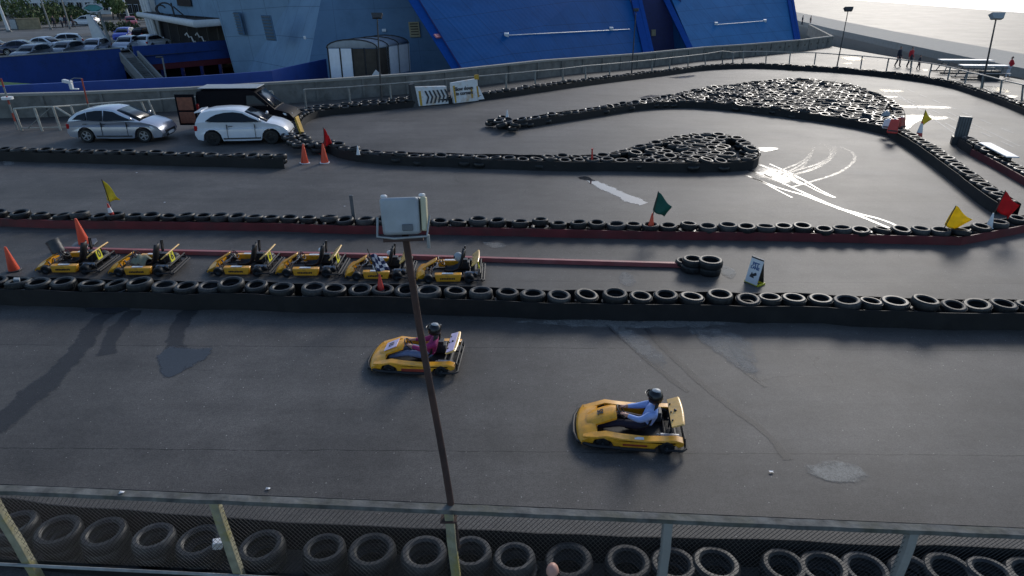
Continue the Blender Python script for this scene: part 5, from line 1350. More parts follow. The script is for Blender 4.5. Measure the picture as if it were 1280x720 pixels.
mb = MB(); c0 = offset_line(a, .35); mb.hexa([Vector((w.x, w.y, -.2)) for w in (c0[0], c0[1], c1_[1], c1_[0])] + [Vector((w.x, w.y, -.05)) for w in (c0[0], c0[1], c1_[1], c1_[0])]); mb.build('ceiling', 'dark_inner', th_, smooth=0)
for i in range(6):
    p = a[0].lerp(a[1], i / 5); mb = MB(); mb.box((p.x + .2, p.y + .2, -2.35), (.3, .3, 1.7)); mb.build('column', 'deep_blue', th_)
# stairs
th_ = thing('staircase', 'concrete stairs descending from the car park between the two blue walls', 'stairs', (W1.x, W1.y, 0), math.atan2(wn.y, wn.x))
wst = (W2 - W1); wst.z = 0; ws = wst.length
mb = MB()
for i in range(20):
    z = -i * .16; mb.box((i * .28 + .14, ws / 2, z - .6), (.28, ws, 1.2))
mb.build('steps', 'concrete', th_, smooth=0)
for y_ in (-.1, ws + .1):
    mb = MB(); mb.hexa([(0, y_ - .09, -.35), (5.8, y_ - .09, -3.6), (5.8, y_ + .09, -3.6), (0, y_ + .09, -.35), (0, y_ - .09, .55), (5.8, y_ - .09, -2.6), (5.8, y_ + .09, -2.6), (0, y_ + .09, .55)]); mb.build('side_wall', 'concrete_pale', th_, smooth=0)
mb = MB(); mb.tube([(0, ws / 2, .9), (5.6, ws / 2, -2.3)], .04, 6); mb.build('handrail', 'rail_grey', th_)
# near blue parapet behind the concrete one
nb = [atY(-200, 111, 41), atY(0, 109, 43.8), atY(240, 102, 48), atY(341, 98, 51)]
nb = [Vector((p.x, p.y, 0)) for p in nb]
zt = [1.25, 1.2, 1.2, 1.2]
mb = MB(); b = offset_line(nb, .25)
for i in range(3): 
    q = (nb[i], nb[i + 1], b[i + 1], b[i]); mb.hexa([Vector((w.x, w.y, -3.3)) for w in q] + [Vector((w.x, w.y, 1.25)) for w in q])
pA, pB = atY(341, 99, 51), atY(404, 74, 60)
q = [Vector((pA.x, pA.y, -3.3)), Vector((pB.x, pB.y, -3.3)), Vector((pB.x + .2, pB.y + .2, -3.3)), Vector((pA.x - .2, pA.y + .2, -3.3)), Vector((pA.x, pA.y, 1.25)), Vector((pB.x, pB.y, pB.z)), Vector((pB.x + .2, pB.y + .2, pB.z)), Vector((pA.x - .2, pA.y + .2, 1.25))]
mb.hexa(q)
tag(mb.build('blue_parapet', 'wall_blue_near', smooth=0), 'bright blue low wall running behind the concrete parapet on the left', 'wall')
q = atY(-20, 106, 50); mb = MB(); c = atY(5, 106, 52)
vs = [(c.x + a_ - 4, c.y + b_, c.z - .2 - .055 * (a_ - 0) ** 1.0 * 1 + random.uniform(-.03, .03) - .1 * b_) for a_ in range(0, 9) for b_ in range(0, 5)]
mb.add([(x, y, z + .3) for x, y, z in vs], [(a_ * 5 + b_, (a_ + 1) * 5 + b_, (a_ + 1) * 5 + b_ + 1, a_ * 5 + b_ + 1) for a_ in range(8) for b_ in range(4)])
o = mb.build('grass_bank', 'grass'); tag(o, kind='structure')
# slim light column in the yard
p = atY(110, 105, 60); 
for (px, py, tx, ty, Y, lb_) in ((208, 103, 203, 72, 62, 'slim pale lamp column standing in the sunken yard right of the stairs'),):
    a_, b_ = atY(px, py, Y), atY(tx, ty, Y); th_ = thing('yard_lamp', lb_, 'lamp post', (a_.x, a_.y, -3.2)); o_ = Vector((a_.x, a_.y, -3.2))
    mb = MB(); mb.tube([Vector((0, 0, 0)), b_ - o_], .07, 8); mb.build('pole', 'rail_grey', th_)
    mb = MB(); e_ = b_ - o_; mb.box((e_.x - .25, e_.y, e_.z + .05), (.6, .2, .12)); mb.build('lamp_head', 'dark_grey', th_, bevel=.02)

# ------------------------------------------------------------------ the blue building
def face_solid(name, m, parent, c, depth=(4, 14, 0), up=1.9, down=.2, wallt=None, uvs=True):
    """c: base-left, base-right, top-right, top-left world points of the front face; real body behind it"""
    bl, br, tr, tl = [Vector(v) for v in c]
    tl2 = bl + (tl - bl) * up; tr2 = br + (tr - br) * up; bl2 = bl - (tl - bl) * down; br2 = br - (tr - br) * down
    D = Vector(depth); mb = MB(); mb.hexa([bl2, br2, br2 + D, bl2 + D, tl2, tr2, tr2 + D, tl2 + D])
    ax = (br2 - bl2).normalized(); ay = (tl2 - bl2); ay = (ay - ax * ay.dot(ax)).normalized()
    return mb.build(name, m, parent, smooth=0, uv=lambda v: ((v - bl2).dot(ax), (v - bl2).dot(ay)))
bd = thing('leisure_building', 'large blue and steel clad building with sloping faces beyond the concrete parapet', 'building', (0, 0, 0))
# pale face A and steel face B share one body
Al, Ab = atY(290, 80, 77), atY(383, 97, 62); Alt, Abt = atY(268, 0, 77), atY(401, 0, 65.5)
Br, Brt = atY(600, 88, 66), atY(600, 0, 69)
f_ = face_solid('pale_clad_wall', 'clad_pale', bd, (Al, Ab, Abt, Alt), depth=(3, 8, 0), down=.35)
pA_ = f_
f_ = face_solid('steel_clad_wall', 'clad_steel', bd, (Ab, Br, Brt, Abt), depth=(2, 12, 0), down=.3)
pB_ = f_
YB = lambda px: par_at_px(px) + 3.4
c0, c1_, c2, c3 = atY(577, 86, YB(577)), atY(803, 63, YB(803)), atY(788, 0, YB(803) + 6), atY(524, 0, YB(577) + 6)
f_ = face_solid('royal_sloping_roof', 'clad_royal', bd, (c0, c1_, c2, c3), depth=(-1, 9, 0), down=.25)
pC_ = f_
# edge flashing left of C, dark joint, right trims
def edge(name, m, b0_, t0_, w, up=1.9, d=(0, -.12), parent=None):
    b_, t_ = Vector(b0_), Vector(t0_); t2 = b_ + (t_ - b_) * up; b2 = b_ - (t_ - b_) * .15
    wv = Vector((w, 0, 0)); dv = Vector((0, d[1], -d[1] * .4)); mb = MB()
    mb.hexa([b2 + dv, b2 + wv + dv, b2 + wv - dv, b2 - dv, t2 + dv, t2 + wv + dv, t2 + wv - dv, t2 - dv]); return mb.build(name, m, parent or bd, smooth=0)
edge('flashing', 'trim_royal', atY(565, 87, YB(577) + .1), atY(510, 0, YB(577) + 5.8), .85)
edge('joint', 'deep_blue', atY(576, 86.5, YB(577) - .2), atY(523, 0, YB(577) + 5.7), .1, d=(0, -.16))
edge('corner_trim', 'trim_royal', atY(803, 62.5, YB(803) - .1), atY(789, 0, YB(803) + 5.9), .7)
edge('corner_trim', 'trim_royal', atY(811, 62, YB(803) + .2), atY(797, 0, YB(803) + 6.1), .4, d=(0, -.3))
d0, d1, d2, d3 = atY(865, 57.5, YB(865)), atY(992, 46, YB(992)), atY(984, 0, YB(992) + 6), atY(840, 0, YB(865) + 6)
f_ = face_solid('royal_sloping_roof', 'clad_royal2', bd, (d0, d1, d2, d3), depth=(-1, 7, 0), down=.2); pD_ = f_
bpy.context.view_layer.update()
edge('corner_trim', 'trim_royal', atY(857, 58, YB(865) - .2), atY(829, 0, YB(865) + 5.8), .7)
edge('corner_trim', 'trim_royal', atY(992, 46, YB(992) - .1), atY(984, 0, YB(992) + 5.9), .45)
edge('corner_trim', 'trim_royal', atY(996, 46, YB(992) + .2), atY(988.5, 0, YB(992) + 6.1), .3, d=(0, -.25))
mb = MB(); a_, b_, c_, e_ = atY(795, 70, YB(830) + 9), atY(872, 66, YB(830) + 9), atY(838, -40, YB(830) + 11), atY(785, -40, YB(830) + 11)
f_ = face_solid('recess_wall', 'deep_blue', bd, (a_, b_, c_, e_), depth=(0, 4, 0), up=1.2, down=.5)
# floodlights on conduit
def on_plane(px, py, c):
    n = (Vector(c[1]) - Vector(c[0])).cross(Vector(c[3]) - Vector(c[0])).normalized(); d = ray(px, py); o_ = Vector((0, 0, H)); t = (Vector(c[0]) - o_).dot(n) / d.dot(n)
    p = o_ + d * t
    for fo in (pA_, pB_, pC_, pD_):      # sit on the real cladding, which is slightly twisted
        hit, loc, nn_, _ = fo.ray_cast(o_, d.normalized())
        if hit and (loc - o_).length < (p - o_).length + 4: return loc - d.normalized() * .12
    return p - d.normalized() * .12
CC = (c0, c1_, c2, c3); DD = (d0, d1, d2, d3)
for pl, pts_, sp_ in ((CC, [(636, 44), (787, 36.5)], [(633, 43.5), (764, 36)]), (DD, [(893, 31), (956, 26)], [(895, 29.5), (956, 26)])):
    a_, b_ = on_plane(*pts_[0], pl), on_plane(*pts_[1], pl); mb = MB(); mb.tube([on_plane(lerp(pts_[0][0], pts_[1][0], i / 8), lerp(pts_[0][1], pts_[1][1], i / 8), pl) for i in range(9)], .03, 6); mb.build('conduit', 'light_fitting', bd)
    for s_ in sp_: p = on_plane(*s_, pl); mb = MB(); mb.box(tuple(p), (.38, .3, .3), e=(R(20), 0, 0)); mb.build('wall_light', 'light_fitting', bd, bevel=.03)
BB = (Ab, Br, Brt, Abt); AA = (Al, Ab, Abt, Alt)
def plate(px, py, pl, w, h, m, name, par, off=.0, lines=None):
    p = on_plane(px, py, pl); ax = (Vector(pl[1]) - Vector(pl[0])).normalized(); ay = (Vector(pl[3]) - Vector(pl[0])); ay = (ay - ax * ay.dot(ax)).normalized(); nz = ax.cross(ay)
    X_ = Matrix((ax, ay, nz)).transposed().to_4x4(); X_.translation = p; mb = MB(); mb.box((0, 0, 0), (w, h, .1), X=X_); o = mb.build(name, m, par, smooth=0, bevel=.01); return o, X_
o, X_ = plate(518, 37, BB, .95, 1.4, 'beige_sign', 'wall_sign', bd)
mb = MB()
for k in range(5): mb.box((0, .5 - k * .24, .055), (.7, .09, .02), X=X_)
mb.build('sign_lines', 'wood_dark', o, smooth=0)
plate(480, 38, BB, .35, .25, 'light_fitting', 'wall_light', bd)
plate(547, 45, CC, .5, .4, 'pink_sign', 'wall_sign', bd)
plate(817, 41, (a_ := atY(795, 70, YB(830) + 9), atY(872, 66, YB(830) + 9), atY(838, -40, YB(830) + 11), atY(785, -40, YB(830) + 11)), .5, .7, 'beige_sign', 'wall_sign', bd)
def louvre(px, py, w, h):
    o, X_ = plate(px, py, AA, w, h, 'clad_steel', 'louvre', bd); mb = MB()
    for k in range(8): mb.box((0, -h / 2 + (k + .5) * h / 8, .08), (w * .88, .06, .06), X=X_)
    mb.build('louvre_slat', 'tank_grey', o, smooth=0)
louvre(297, 29, 2.5, 2.2); louvre(336, 35, 2.3, 2.2); plate(381, 47, AA, .3, .25, 'light_fitting', 'wall_light', bd)
# entrance wing left of A: pale facade, windows and canopy
th_ = thing('entrance_wing', 'pale entrance wing with dark glazing and a curved grey canopy above the terrace', 'building', (0, 0, 0))
e0, e1 = atY(196, 52, 92), atY(290, 50, 79); e0.z = e1.z = 0
def wallquad(p0, p1, z0, z1, t, m, name, par):
    d = (p1 - p0); d.z = 0; n = Vector((-d.y, d.x, 0)).normalized() * t; mb = MB(); mb.hexa([p0 + Vector((0, 0, z0)), p1 + Vector((0, 0, z0)), p1 + n + Vector((0, 0, z0)), p0 + n + Vector((0, 0, z0)), p0 + Vector((0, 0, z1)), p1 + Vector((0, 0, z1)), p1 + n + Vector((0, 0, z1)), p0 + n + Vector((0, 0, z1))]); return mb.build(name, m, par, smooth=0, uv=lambda v: ((v - p0).length, v.z))
wallquad(e0, e1, 3.2, 13, 6, 'clad_pale', 'upper_wall', th_)
wallquad(e0, e1, 0, 3.2, 4, 'dark_inner', 'glazed_front', th_)
for i in range(9):
    p = e0.lerp(e1, i / 8) + Vector((-.1, -.3, 0)); mb = MB(); mb.box((p.x, p.y, 1.6), (.12, .12, 3.2)); mb.build('mullion', 'dark_grey', th_)
for (a_, b_, z0, z1) in ((.42, .6, 4.2, 7.5), (.02, .1, 0, 8)):
    p, q = e0.lerp(e1, a_) + Vector((-.1, -.15, 0)), e0.lerp(e1, b_) + Vector((-.1, -.15, 0)); wallquad(p, q, z0, z1, .1, 'glass_dark' if a_ > .3 else 'bldg_white', 'window' if a_ > .3 else 'pale_column', th_)
for k in (.015, .06, .1): p = e0.lerp(e1, k) + Vector((-.3, -.6, 0)); mb = MB(); mb.tube([(p.x, p.y, 0), (p.x - .8, p.y, 9)], .25, 8); mb.build('raking_column', 'bldg_white', th_)
can = [atY(173, 18, 86), atY(245, 30, 76), atY(289, 27, 78)]
mb = MB(); mb.tube(can, [.28, .38, .34], 12); mb.build('canopy_edge', 'bldg_white', th_)
mb = MB(); b2 = [e0 + Vector((0, 0, can[0].z)), e0.lerp(e1, .5) + Vector((0, 0, can[1].z)), e1 + Vector((0, 0, can[2].z))]
for i in range(2): mb.hexa([v - Vector((0, 0, .1)) for v in (can[i], can[i + 1], b2[i + 1], b2[i])] + [v + Vector((0, 0, .12)) for v in (can[i], can[i + 1], b2[i + 1], b2[i])])
mb.build('canopy_deck', 'wood_dark', th_, smooth=0)
mb = MB(); p = atY(208, 20, 84)
for k, (a1, a2, rr_) in enumerate(((0, 320, .7), (20, 300, .45))):
    mb.tube([p + Vector((rr_ * math.cos(R(a)) * 1.3 - k * .5, 0, rr_ * math.sin(R(a)) + .7)) for a in range(a1, a2, 20)], .09, 6)
mb.tube([p + Vector((1, 0, 1)), p + Vector((2.8, 0, -.7))], .08, 6); mb.tube([p + Vector((.8, 0, 1.4)), p + Vector((1.0, 0, -.6))], .1, 6); mb.tube([p + Vector((-1, 0, .3)), p + Vector((-.9, 0, -.6))], .08, 6)
mb.build('rooftop_emblem', 'sign_black', th_)
for k, px in enumerate((237, 250)):   # white zigzag chairs stacked on the terrace
    p = atY(px, 50, 80); mb = MB(); o_ = Vector((p.x, p.y, 0)); mb.tube([p - o_ + Vector(v) for v in ((-.4, 0, .5), (-.2, 0, .75), (0, 0, .3), (.25, 0, .35), (.45, 0, -.3), (.55, 0, -.1), (.7, 0, -.6))], .08, 6)
    o = mb.build('folded_chair', 'white_paint'); o.location = o_; tag(o, 'white folded chair frame on the terrace under the canopy, ' + ('left' if k == 0 else 'right') + ' one', 'chair')
# panelled shelter in front of the steel wall
p0, p1 = atY(413, 93, 56.5), atY(470, 96, 55.5); th_ = thing('shelter', 'barrel roofed shelter with white and dark panels against the steel blue wall', 'shelter', (p0.x, p0.y, 0))
zt_ = 2.3; Wd = (p1.x - p0.x); Dp = 4.2
mb = MB(); n = 10; vs = []
for i in range(n + 1):
    a_ = math.pi * i / n; x_ = Wd / 2 - Wd / 2 * math.cos(a_) * 1.04; z_ = zt_ + .6 * math.sin(a_)
    vs += [(x_, 0, z_), (x_ + 1.9, Dp, z_ + .0)]
mb.add(vs, [(2 * i, 2 * i + 1, 2 * i + 3, 2 * i + 2) for i in range(n)] + [[2 * i for i in range(n + 1)]])
o = mb.build('barrel_roof', 'tarp_grey', th_, smooth=40); o.modifiers.new('s', 'SOLIDIFY').thickness = .04
rf_ = o
for k in range(4):
    mb = MB(); mb.tube([Vector((Wd / 2 - Wd / 2 * math.cos(math.pi * i / n) * 1.05 + k * 1.9 / 3, k * Dp / 3, zt_ + .63 * math.sin(math.pi * i / n))) for i in range(n + 1)], .05, 6); mb.build('roof_rib', 'black_metal', rf_)
for k in range(4):
    mb = MB(); mb.box((Wd * (k + .5) / 4, 0, zt_ / 2), (Wd / 4 - .12, .06, zt_ - .1)); mb.build('front_panel', 'shed_white' if k < 2 else 'wood_dark', th_)
for k in range(5): mb = MB(); mb.box((Wd * k / 4, -.02, zt_ / 2), (.09, .09, zt_)); mb.build('post', 'black_metal', th_)
for k in range(3):
    x0_, y0_ = Wd + 1.9 * (k + .5) / 3, Dp * (k + .5) / 3
    mb = MB(); mb.box((x0_, y0_, zt_ / 2), (Dp / 3 + .5, .06, zt_ - .1), rz=math.atan2(Dp, 1.9)); mb.build('side_panel', 'shed_white' if k else 'wood_dark', th_)
    mb = MB(); mb.box((Wd + 1.9 * (k + 1) / 3, Dp * (k + 1) / 3, zt_ / 2), (.09, .09, zt_)); mb.build('post', 'black_metal', th_)
p = atY(470, 92, 54.4); mb = MB()
mb.add([(-.7, 0, -.6), (0, 0, .3), (.55, .1, -.2), (-.25, .05, -1.0)], [(0, 1, 2, 3)]); mb.add([(.2, -.1, -1.0), (.5, 0, -.2), (1.1, 0, -.5), (.95, 0, -1.1)], [(0, 1, 2, 3)])
o = mb.build('loose_sheet', 'white_paint', smooth=0); o.location = p; o.modifiers.new('s', 'SOLIDIFY').thickness = .03; tag(o, 'crumpled white sheeting propped in front of the shelter', 'sheet')

# ------------------------------------------------------------------ vehicles
def car(name, label, loc, rz, paint, L=4.2, W=1.74, Ht=1.46, spec='hatch', rim='rim_silver', scale=1.0, group=None, doors=4, cat='car', detail=True, roofm=None, plate=True):
    root = thing(name, label, cat, loc, rz, group); root.scale = (scale,) * 3
    k = L / 4.2; hz = Ht / 1.46
    if spec == 'hatch':
        low_top = [(-2.06, .26), (-2.1, .5), (-2.08, .72), (-1.98, .96), (-1.3, 1.0), (-.3, .97), (.6, .94), (1.0, .93), (1.5, .86), (1.85, .74), (2.04, .6), (2.1, .4), (2.04, .22)]
        gh = [(-1.98, .94), (-1.86, 1.2), (-1.62, 1.38), (-1.1, 1.45), (-.5, 1.47), (0, 1.44), (.3, 1.36), (1.0, .9)]; wx = (-1.26, 1.26); glass_f = (6, 7); glass_r = (0, 2)
        win = [[(-1.72, 1.03), (-1.62, 1.2), (-1.38, 1.33), (-.85, 1.39), (-.5, 1.4), (-.52, 1.01)], [(-.46, 1.01), (-.44, 1.4), (-.02, 1.38), (.26, 1.29), (.68, 1.0)]]
    elif spec == 'sedan':
        low_top = [(-2.1, .28), (-2.14, .55), (-2.1, .86), (-1.6, .92), (-1.0, .93), (-.3, .92), (.7, .9), (1.2, .86), (1.8, .74), (2.05, .6), (2.1, .4), (2.05, .22)]
        gh = [(-1.75, .9), (-1.2, 1.24), (-.7, 1.37), (-.2, 1.4), (.2, 1.34), (1.15, .86)]; wx = (-1.3, 1.3); glass_f = (4, 5); glass_r = (0, 1)
        win = [[(-1.3, .97), (-1.02, 1.2), (-.6, 1.31), (-.35, 1.32), (-.35, .97)], [(-.29, .97), (-.29, 1.32), (.1, 1.29), (.75, .95)]]
    elif spec == 'arc':
        low_top = [(-2.02, .26), (-2.1, .45), (-2.08, .7), (-1.98, .93), (-1.3, .98), (-.3, .96), (.7, .93), (1.22, .92), (1.62, .82), (1.9, .7), (2.06, .54), (2.1, .38), (2.02, .22)]
        gh = [(-1.98, .9), (-1.9, 1.05), (-1.6, 1.27), (-1.2, 1.4), (-.7, 1.465), (-.2, 1.47), (.15, 1.41), (1.25, .89)]; wx = (-1.25, 1.29); glass_f = (6, 7); glass_r = (0, 2)
        win = [[(-1.74, 1.02), (-1.5, 1.2), (-1.15, 1.31), (-1.12, 1.0)], [(-1.06, 1.0), (-1.09, 1.33), (-.7, 1.39), (-.4, 1.395), (-.42, .98)], [(-.35, .98), (-.33, 1.395), (.08, 1.34), (.35, 1.2), (.92, .97)]]
    elif spec == 'city':
        low_top = [(-2.0, .26), (-2.1, .45), (-2.08, .72), (-2.0, .98), (-1.3, 1.0), (-.3, .98), (.7, .95), (1.2, .93), (1.6, .84), (1.88, .72), (2.05, .56), (2.1, .4), (2.02, .22)]
        gh = [(-2.0, .95), (-1.93, 1.12), (-1.74, 1.36), (-1.3, 1.45), (-.7, 1.475), (-.2, 1.46), (.15, 1.39), (1.22, .9)]; wx = (-1.31, 1.31); glass_f = (6, 7); glass_r = (0, 2)
        win = [[(-1.55, 1.04), (-1.3, 1.2), (-1.05, 1.3), (-.7, 1.365), (-.3, 1.385), (.1, 1.335), (.4, 1.18), (.95, .98), (-.4, .99), (-1.1, 1.0)]]
    else:  # van
        low_top = [(-2.38, .3), (-2.4, .6), (-2.4, 1.1), (-1.0, 1.15), (.6, 1.12), (1.3, 1.06), (1.75, .95), (2.1, .82), (2.28, .6), (2.3, .4), (2.25, .24)]
        gh = [(-2.4, 1.08), (-2.38, 1.7), (-2.3, 1.9), (-1.5, 1.96), (.2, 1.95), (.55, 1.86), (1.45, 1.02)]; wx = (-1.55, 1.4); glass_f = (5, 6); glass_r = None
        win = [[(.1, 1.2), (.12, 1.7), (.5, 1.7), (1.05, 1.22)]]
    sx = k if spec != 'van' else 1.0; wx = [w * sx for w in wx]
    low_top = [(x * sx, z * hz if spec != 'van' else z) for x, z in low_top]; gh = [(x * sx, z * hz if spec != 'van' else z) for x, z in gh]; win = [[(x * sx, z * hz if spec != 'van' else z) for x, z in w] for w in win]
    hw = W / 2; rw = .315; zb = low_top[4][1]; hl = L / 2 if spec != 'van' else 2.4
    def yw(x, z):
        w = hw * (1 - .14 * abs(x / hl) ** 3.5); w -= .05 * max(0, (.45 - z) / .45) ** 2
        if z > zb - .05: w -= (z - zb + .05) * (.42 if spec != 'van' else .16)
        else: w -= .04 * max(0, (z - .6)) 
        return w
    def arch(cx): return [(cx + .4 * math.cos(R(a)), max(.2, .31 + .4 * math.sin(R(a)))) for a in (0, 25, 50, 75, 105, 130, 155, 180)]
    bottom = [(wx[1] + .42, .2)] + arch(wx[1]) + [(wx[1] - .44, .2), (0, .19), (wx[0] + .44, .2)] + arch(wx[0]) + [(wx[0] - .42, .22)]
    out = low_top + bottom
    def shell(out, top_n, crown, name, m, side_only=False):
        mb = MB(); n = len(out); fac = [-1, -.965, -.85, -.5, 0, .5, .85, .965, 1]; cr = [-.012, .012, .45, .85, 1, .85, .45, .012, -.012]
        cols_ = len(fac); vs = []
        for i, (x, z) in enumerate(out):
            if i < top_n:
                a = out[max(0, i - 1)]; b = out[min(top_n - 1, i + 1)]; t_ = Vector((b[0] - a[0], b[1] - a[1])).normalized(); nn = Vector((-t_.y, t_.x))
            else: nn = Vector((0, 0))
            w = yw(x, z)
            for f, c in zip(fac, cr):
                vs.append((x + nn.x * c * crown, f * w, z + nn.y * c * crown))
        fs = [[i * cols_ + j, ((i + 1) % n) * cols_ + j, ((i + 1) % n) * cols_ + j + 1, i * cols_ + j + 1] for i in range(n) for j in range(cols_ - 1)]
        for t_ in tessellate_polygon([[Vector((x, z, 0)) for x, z in out]]):
            fs.append([i * cols_ for i in t_]); fs.append([i * cols_ + cols_ - 1 for i in t_][::-1])
        mb.add(vs, fs); return mb.build(name, m, root, smooth=32)
    body = shell(out, len(low_top), .05, 'body', paint)
    roof = shell(gh, len(gh), .045, 'cabin', roofm or paint)
    def surf(name, quads, m, par):
        mb = MB()
        for q in quads:
            mb.add(q, [list(range(len(q)))])
        o = mb.build(name, m, par, smooth=0); return o
    for s_ in (1, -1):
        for w in win:
            mb = MB(); n = len(w); c = Vector((sum(p[0] for p in w) / n, sum(p[1] for p in w) / n))
            vs = [(x, s_ * (yw(x, z) + .016), z) for x, z in w] + [(x, s_ * (yw(x, z) - .03), z) for x, z in w]
            fs = [list(range(n)), [n + i for i in range(n)][::-1]] + [[i, (i + 1) % n, n + (i + 1) % n, n + i] for i in range(n)]
            mb.add(vs, fs); mb.build('side_window', 'glass_dark', roof, smooth=0)
    def screen(i0, i1, nm, fr=.86, a0=.06, a1=.94):
        P_ = gh[i0:i1 + 1]; mb = MB(); rows = []
        for i, (x, z) in enumerate(P_):
            t_ = a0 if i == 0 else (a1 if i == len(P_) - 1 else None)
            if i == 0: x, z = lerp(P_[0][0], P_[1][0], a0), lerp(P_[0][1], P_[1][1], a0)
            elif i == len(P_) - 1: x, z = lerp(P_[-2][0], P_[-1][0], a1), lerp(P_[-2][1], P_[-1][1], a1)
            d_ = Vector((P_[-1][0] - P_[0][0], P_[-1][1] - P_[0][1])).normalized(); nn = Vector((-d_.y, d_.x)); w = yw(x, z) * fr
            rows.append([(x + nn.x * (.014 + .045 * c), f * w, z + nn.y * (.014 + .045 * c)) for f, c in ((-1, .5), (-.55, .88), (0, 1), (.55, .88), (1, .5))])
        vs = [v for r_ in rows for v in r_]; mb.add(vs, [(i * 5 + j, i * 5 + j + 1, i * 5 + 6 + j, i * 5 + 5 + j) for i in range(len(rows) - 1) for j in range(4)])
        o = mb.build(nm, 'glass_dark', roof, smooth=60); o.modifiers.new('s', 'SOLIDIFY').thickness = .012
    screen(*glass_f, 'windscreen')
    if glass_r: screen(*glass_r, 'rear_window', a0=.18, a1=.8)
    for x in wx:
        for s_ in (1, -1):
            T = Matrix.Translation((x, s_ * (hw - .12), rw)) @ Matrix.Rotation(R(90 * s_), 4, 'X')
            mb = MB(); mb.lathe([(.2, -.1), (.29, -.1), (rw, -.06), (rw, .06), (.29, .1), (.2, .1)], 24, T); wl = mb.build('wheel', 'rubber', root, smooth=35)
            if s_ == 1: pass
            mb = MB(); mb.lathe([(.2, -.09), (.21, -.02), (.05, -.05), (0, -.06)], 20, T)
            mb.mat(1)
            for a in range(5):
                mb.box((0, 0, 0), (.16, .055, .03), X=T @ Matrix.Rotation(R(72 * a), 4, 'Z') @ Matrix.Translation((.11, 0, -.075)))
            mb.lathe([(0, -.09), (.05, -.085), (.055, -.05)], 12, T); mb.lathe([(.185, -.1), (.205, -.102), (.205, -.07)], 20, T)
            mb.build('rim', ['dark_grey', rim], wl, smooth=40)
    fz = low_top[-3][1]; fx_ = low_top[-3][0]
    for s_ in (1, -1):
        mb = MB(); x0, z0 = (low_top[-4][0] + .02, low_top[-4][1] - .06); mb.hexa([(x0 - .12, s_ * (yw(x0, z0) * .72), z0 - .07), (x0 + .1, s_ * yw(x0, z0) * .62, z0 - .09), (x0 - .08, s_ * (yw(x0, z0) + .002), z0 - .05), (x0 - .26, s_ * (yw(x0 - .3, z0) + .012), z0 - .02), (x0 - .14, s_ * (yw(x0, z0) * .72), z0 + .085), (x0 + .08, s_ * yw(x0, z0) * .62, z0 + .03), (x0 - .1, s_ * (yw(x0, z0) - .01), z0 + .05), (x0 - .34, s_ * (yw(x0 - .34, z0) + .008), z0 + .09)])
        mb.build('headlight', 'lamp_glass', root, smooth=0, bevel=.015)
        x1, z1 = low_top[2][0], low_top[2][1] + .02; mb = MB(); mb.box((x1 + .06, s_ * (yw(x1, z1) - .06), z1), (.16, .16, .24 if spec != 'van' else .4)); mb.build('tail_light', 'tail_red', root, bevel=.03)
        mb = MB(); xm = gh[-1][0] - .35 * sx; mb.ball((xm, s_ * (hw + .06), zb + .08), (.06, .09, .07), 10); mb.build('mirror', paint, root)
        if detail:
            mb = MB()
            for xd in ([-.5, .62] if doors == 4 else [.62, -.62] if spec != 'van' else [.0, 1.1]):
                mb.box((xd * sx, s_ * (hw - .035), .6), (.014, .1, .62))
            mb.build('door_seam', 'dark_grey', root, smooth=0)
            for xd in ([-.38, -1.2] if doors == 4 else [-.45]): mb = MB(); mb.box((xd * sx, s_ * (yw(xd, .85) + .02), .84), (.18, .04, .03)); mb.build('door_handle', 'dark_grey', root, bevel=.008)
            mb = MB(); mb.box((0, s_ * (hw - .01), .3), (1.6, .05, .06)); mb.build('sill_strip', 'dark_grey', root, bevel=.01)
    mb = MB(); xg = low_top[-2][0]; mb.box((xg - .01, 0, .42), (.1, W * .56, .14)); mb.box((xg - .02, 0, .26), (.1, W * .4, .1)); mb.build('grille', 'black_metal', root, bevel=.02)
    mb = MB(); mb.box((xg + .05, 0, .33), (.02, .5, .11)); mb.build('number_plate', 'white_paint', root)
    mb = MB(); mb.box((low_top[1][0] - .01, 0, .58), (.03, .5, .11)); mb.build('number_plate', 'lime', root)
    return root
def carloc(px, py, off=.87): q = g(px, py); return (q.x, q.y + off, q.z)
car('parked_car', 'silver five door hatchback parked side on behind the short tyre wall', carloc(146, 178), R(1), 'car_silver', L=4.26, W=1.77, Ht=1.47, spec='arc', scale=1.09)
c2_ = car('parked_car', 'white three door hatchback with black wheels parked in front of the black van', carloc(302, 181), R(7), 'car_white', L=4.0, W=1.72, Ht=1.49, spec='city', rim='rim_black', doors=2, scale=1.1)
mb = MB(); mb.box((-1.78, 0, 1.42), (.3, 1.15, .05), e=(0, R(-8), 0)); mb.build('roof_spoiler', 'car_white', c2_, bevel=.015)
v = car('parked_van', 'black panel van with its rear door open behind the white hatchback', carloc(310, 163, .95), R(3), 'car_black', L=4.8, W=1.9, Ht=1.96, spec='van', rim='rim_silver', scale=1.06, cat='van', doors=2)
mb = MB(); mb.box((-2.85, -.93, 1.05), (.95, .06, 1.5)); dr_ = mb.build('rear_door', 'car_black', v, bevel=.03)
mb = MB(); mb.box((-2.85, -.985, 1.35), (.75, .03, .62)); mb.box((-2.85, -.985, .68), (.75, .03, .55)); mb.build('door_lining', 'brown_panel', dr_, bevel=.02)
mb = MB(); mb.box((-.8, 0, 2.03), (2.9, 1.35, .03)); mb.build('roof_shine', 'lamp_shell', v, bevel=.01)  # pale sheet added to paint the silvery light on the black roof
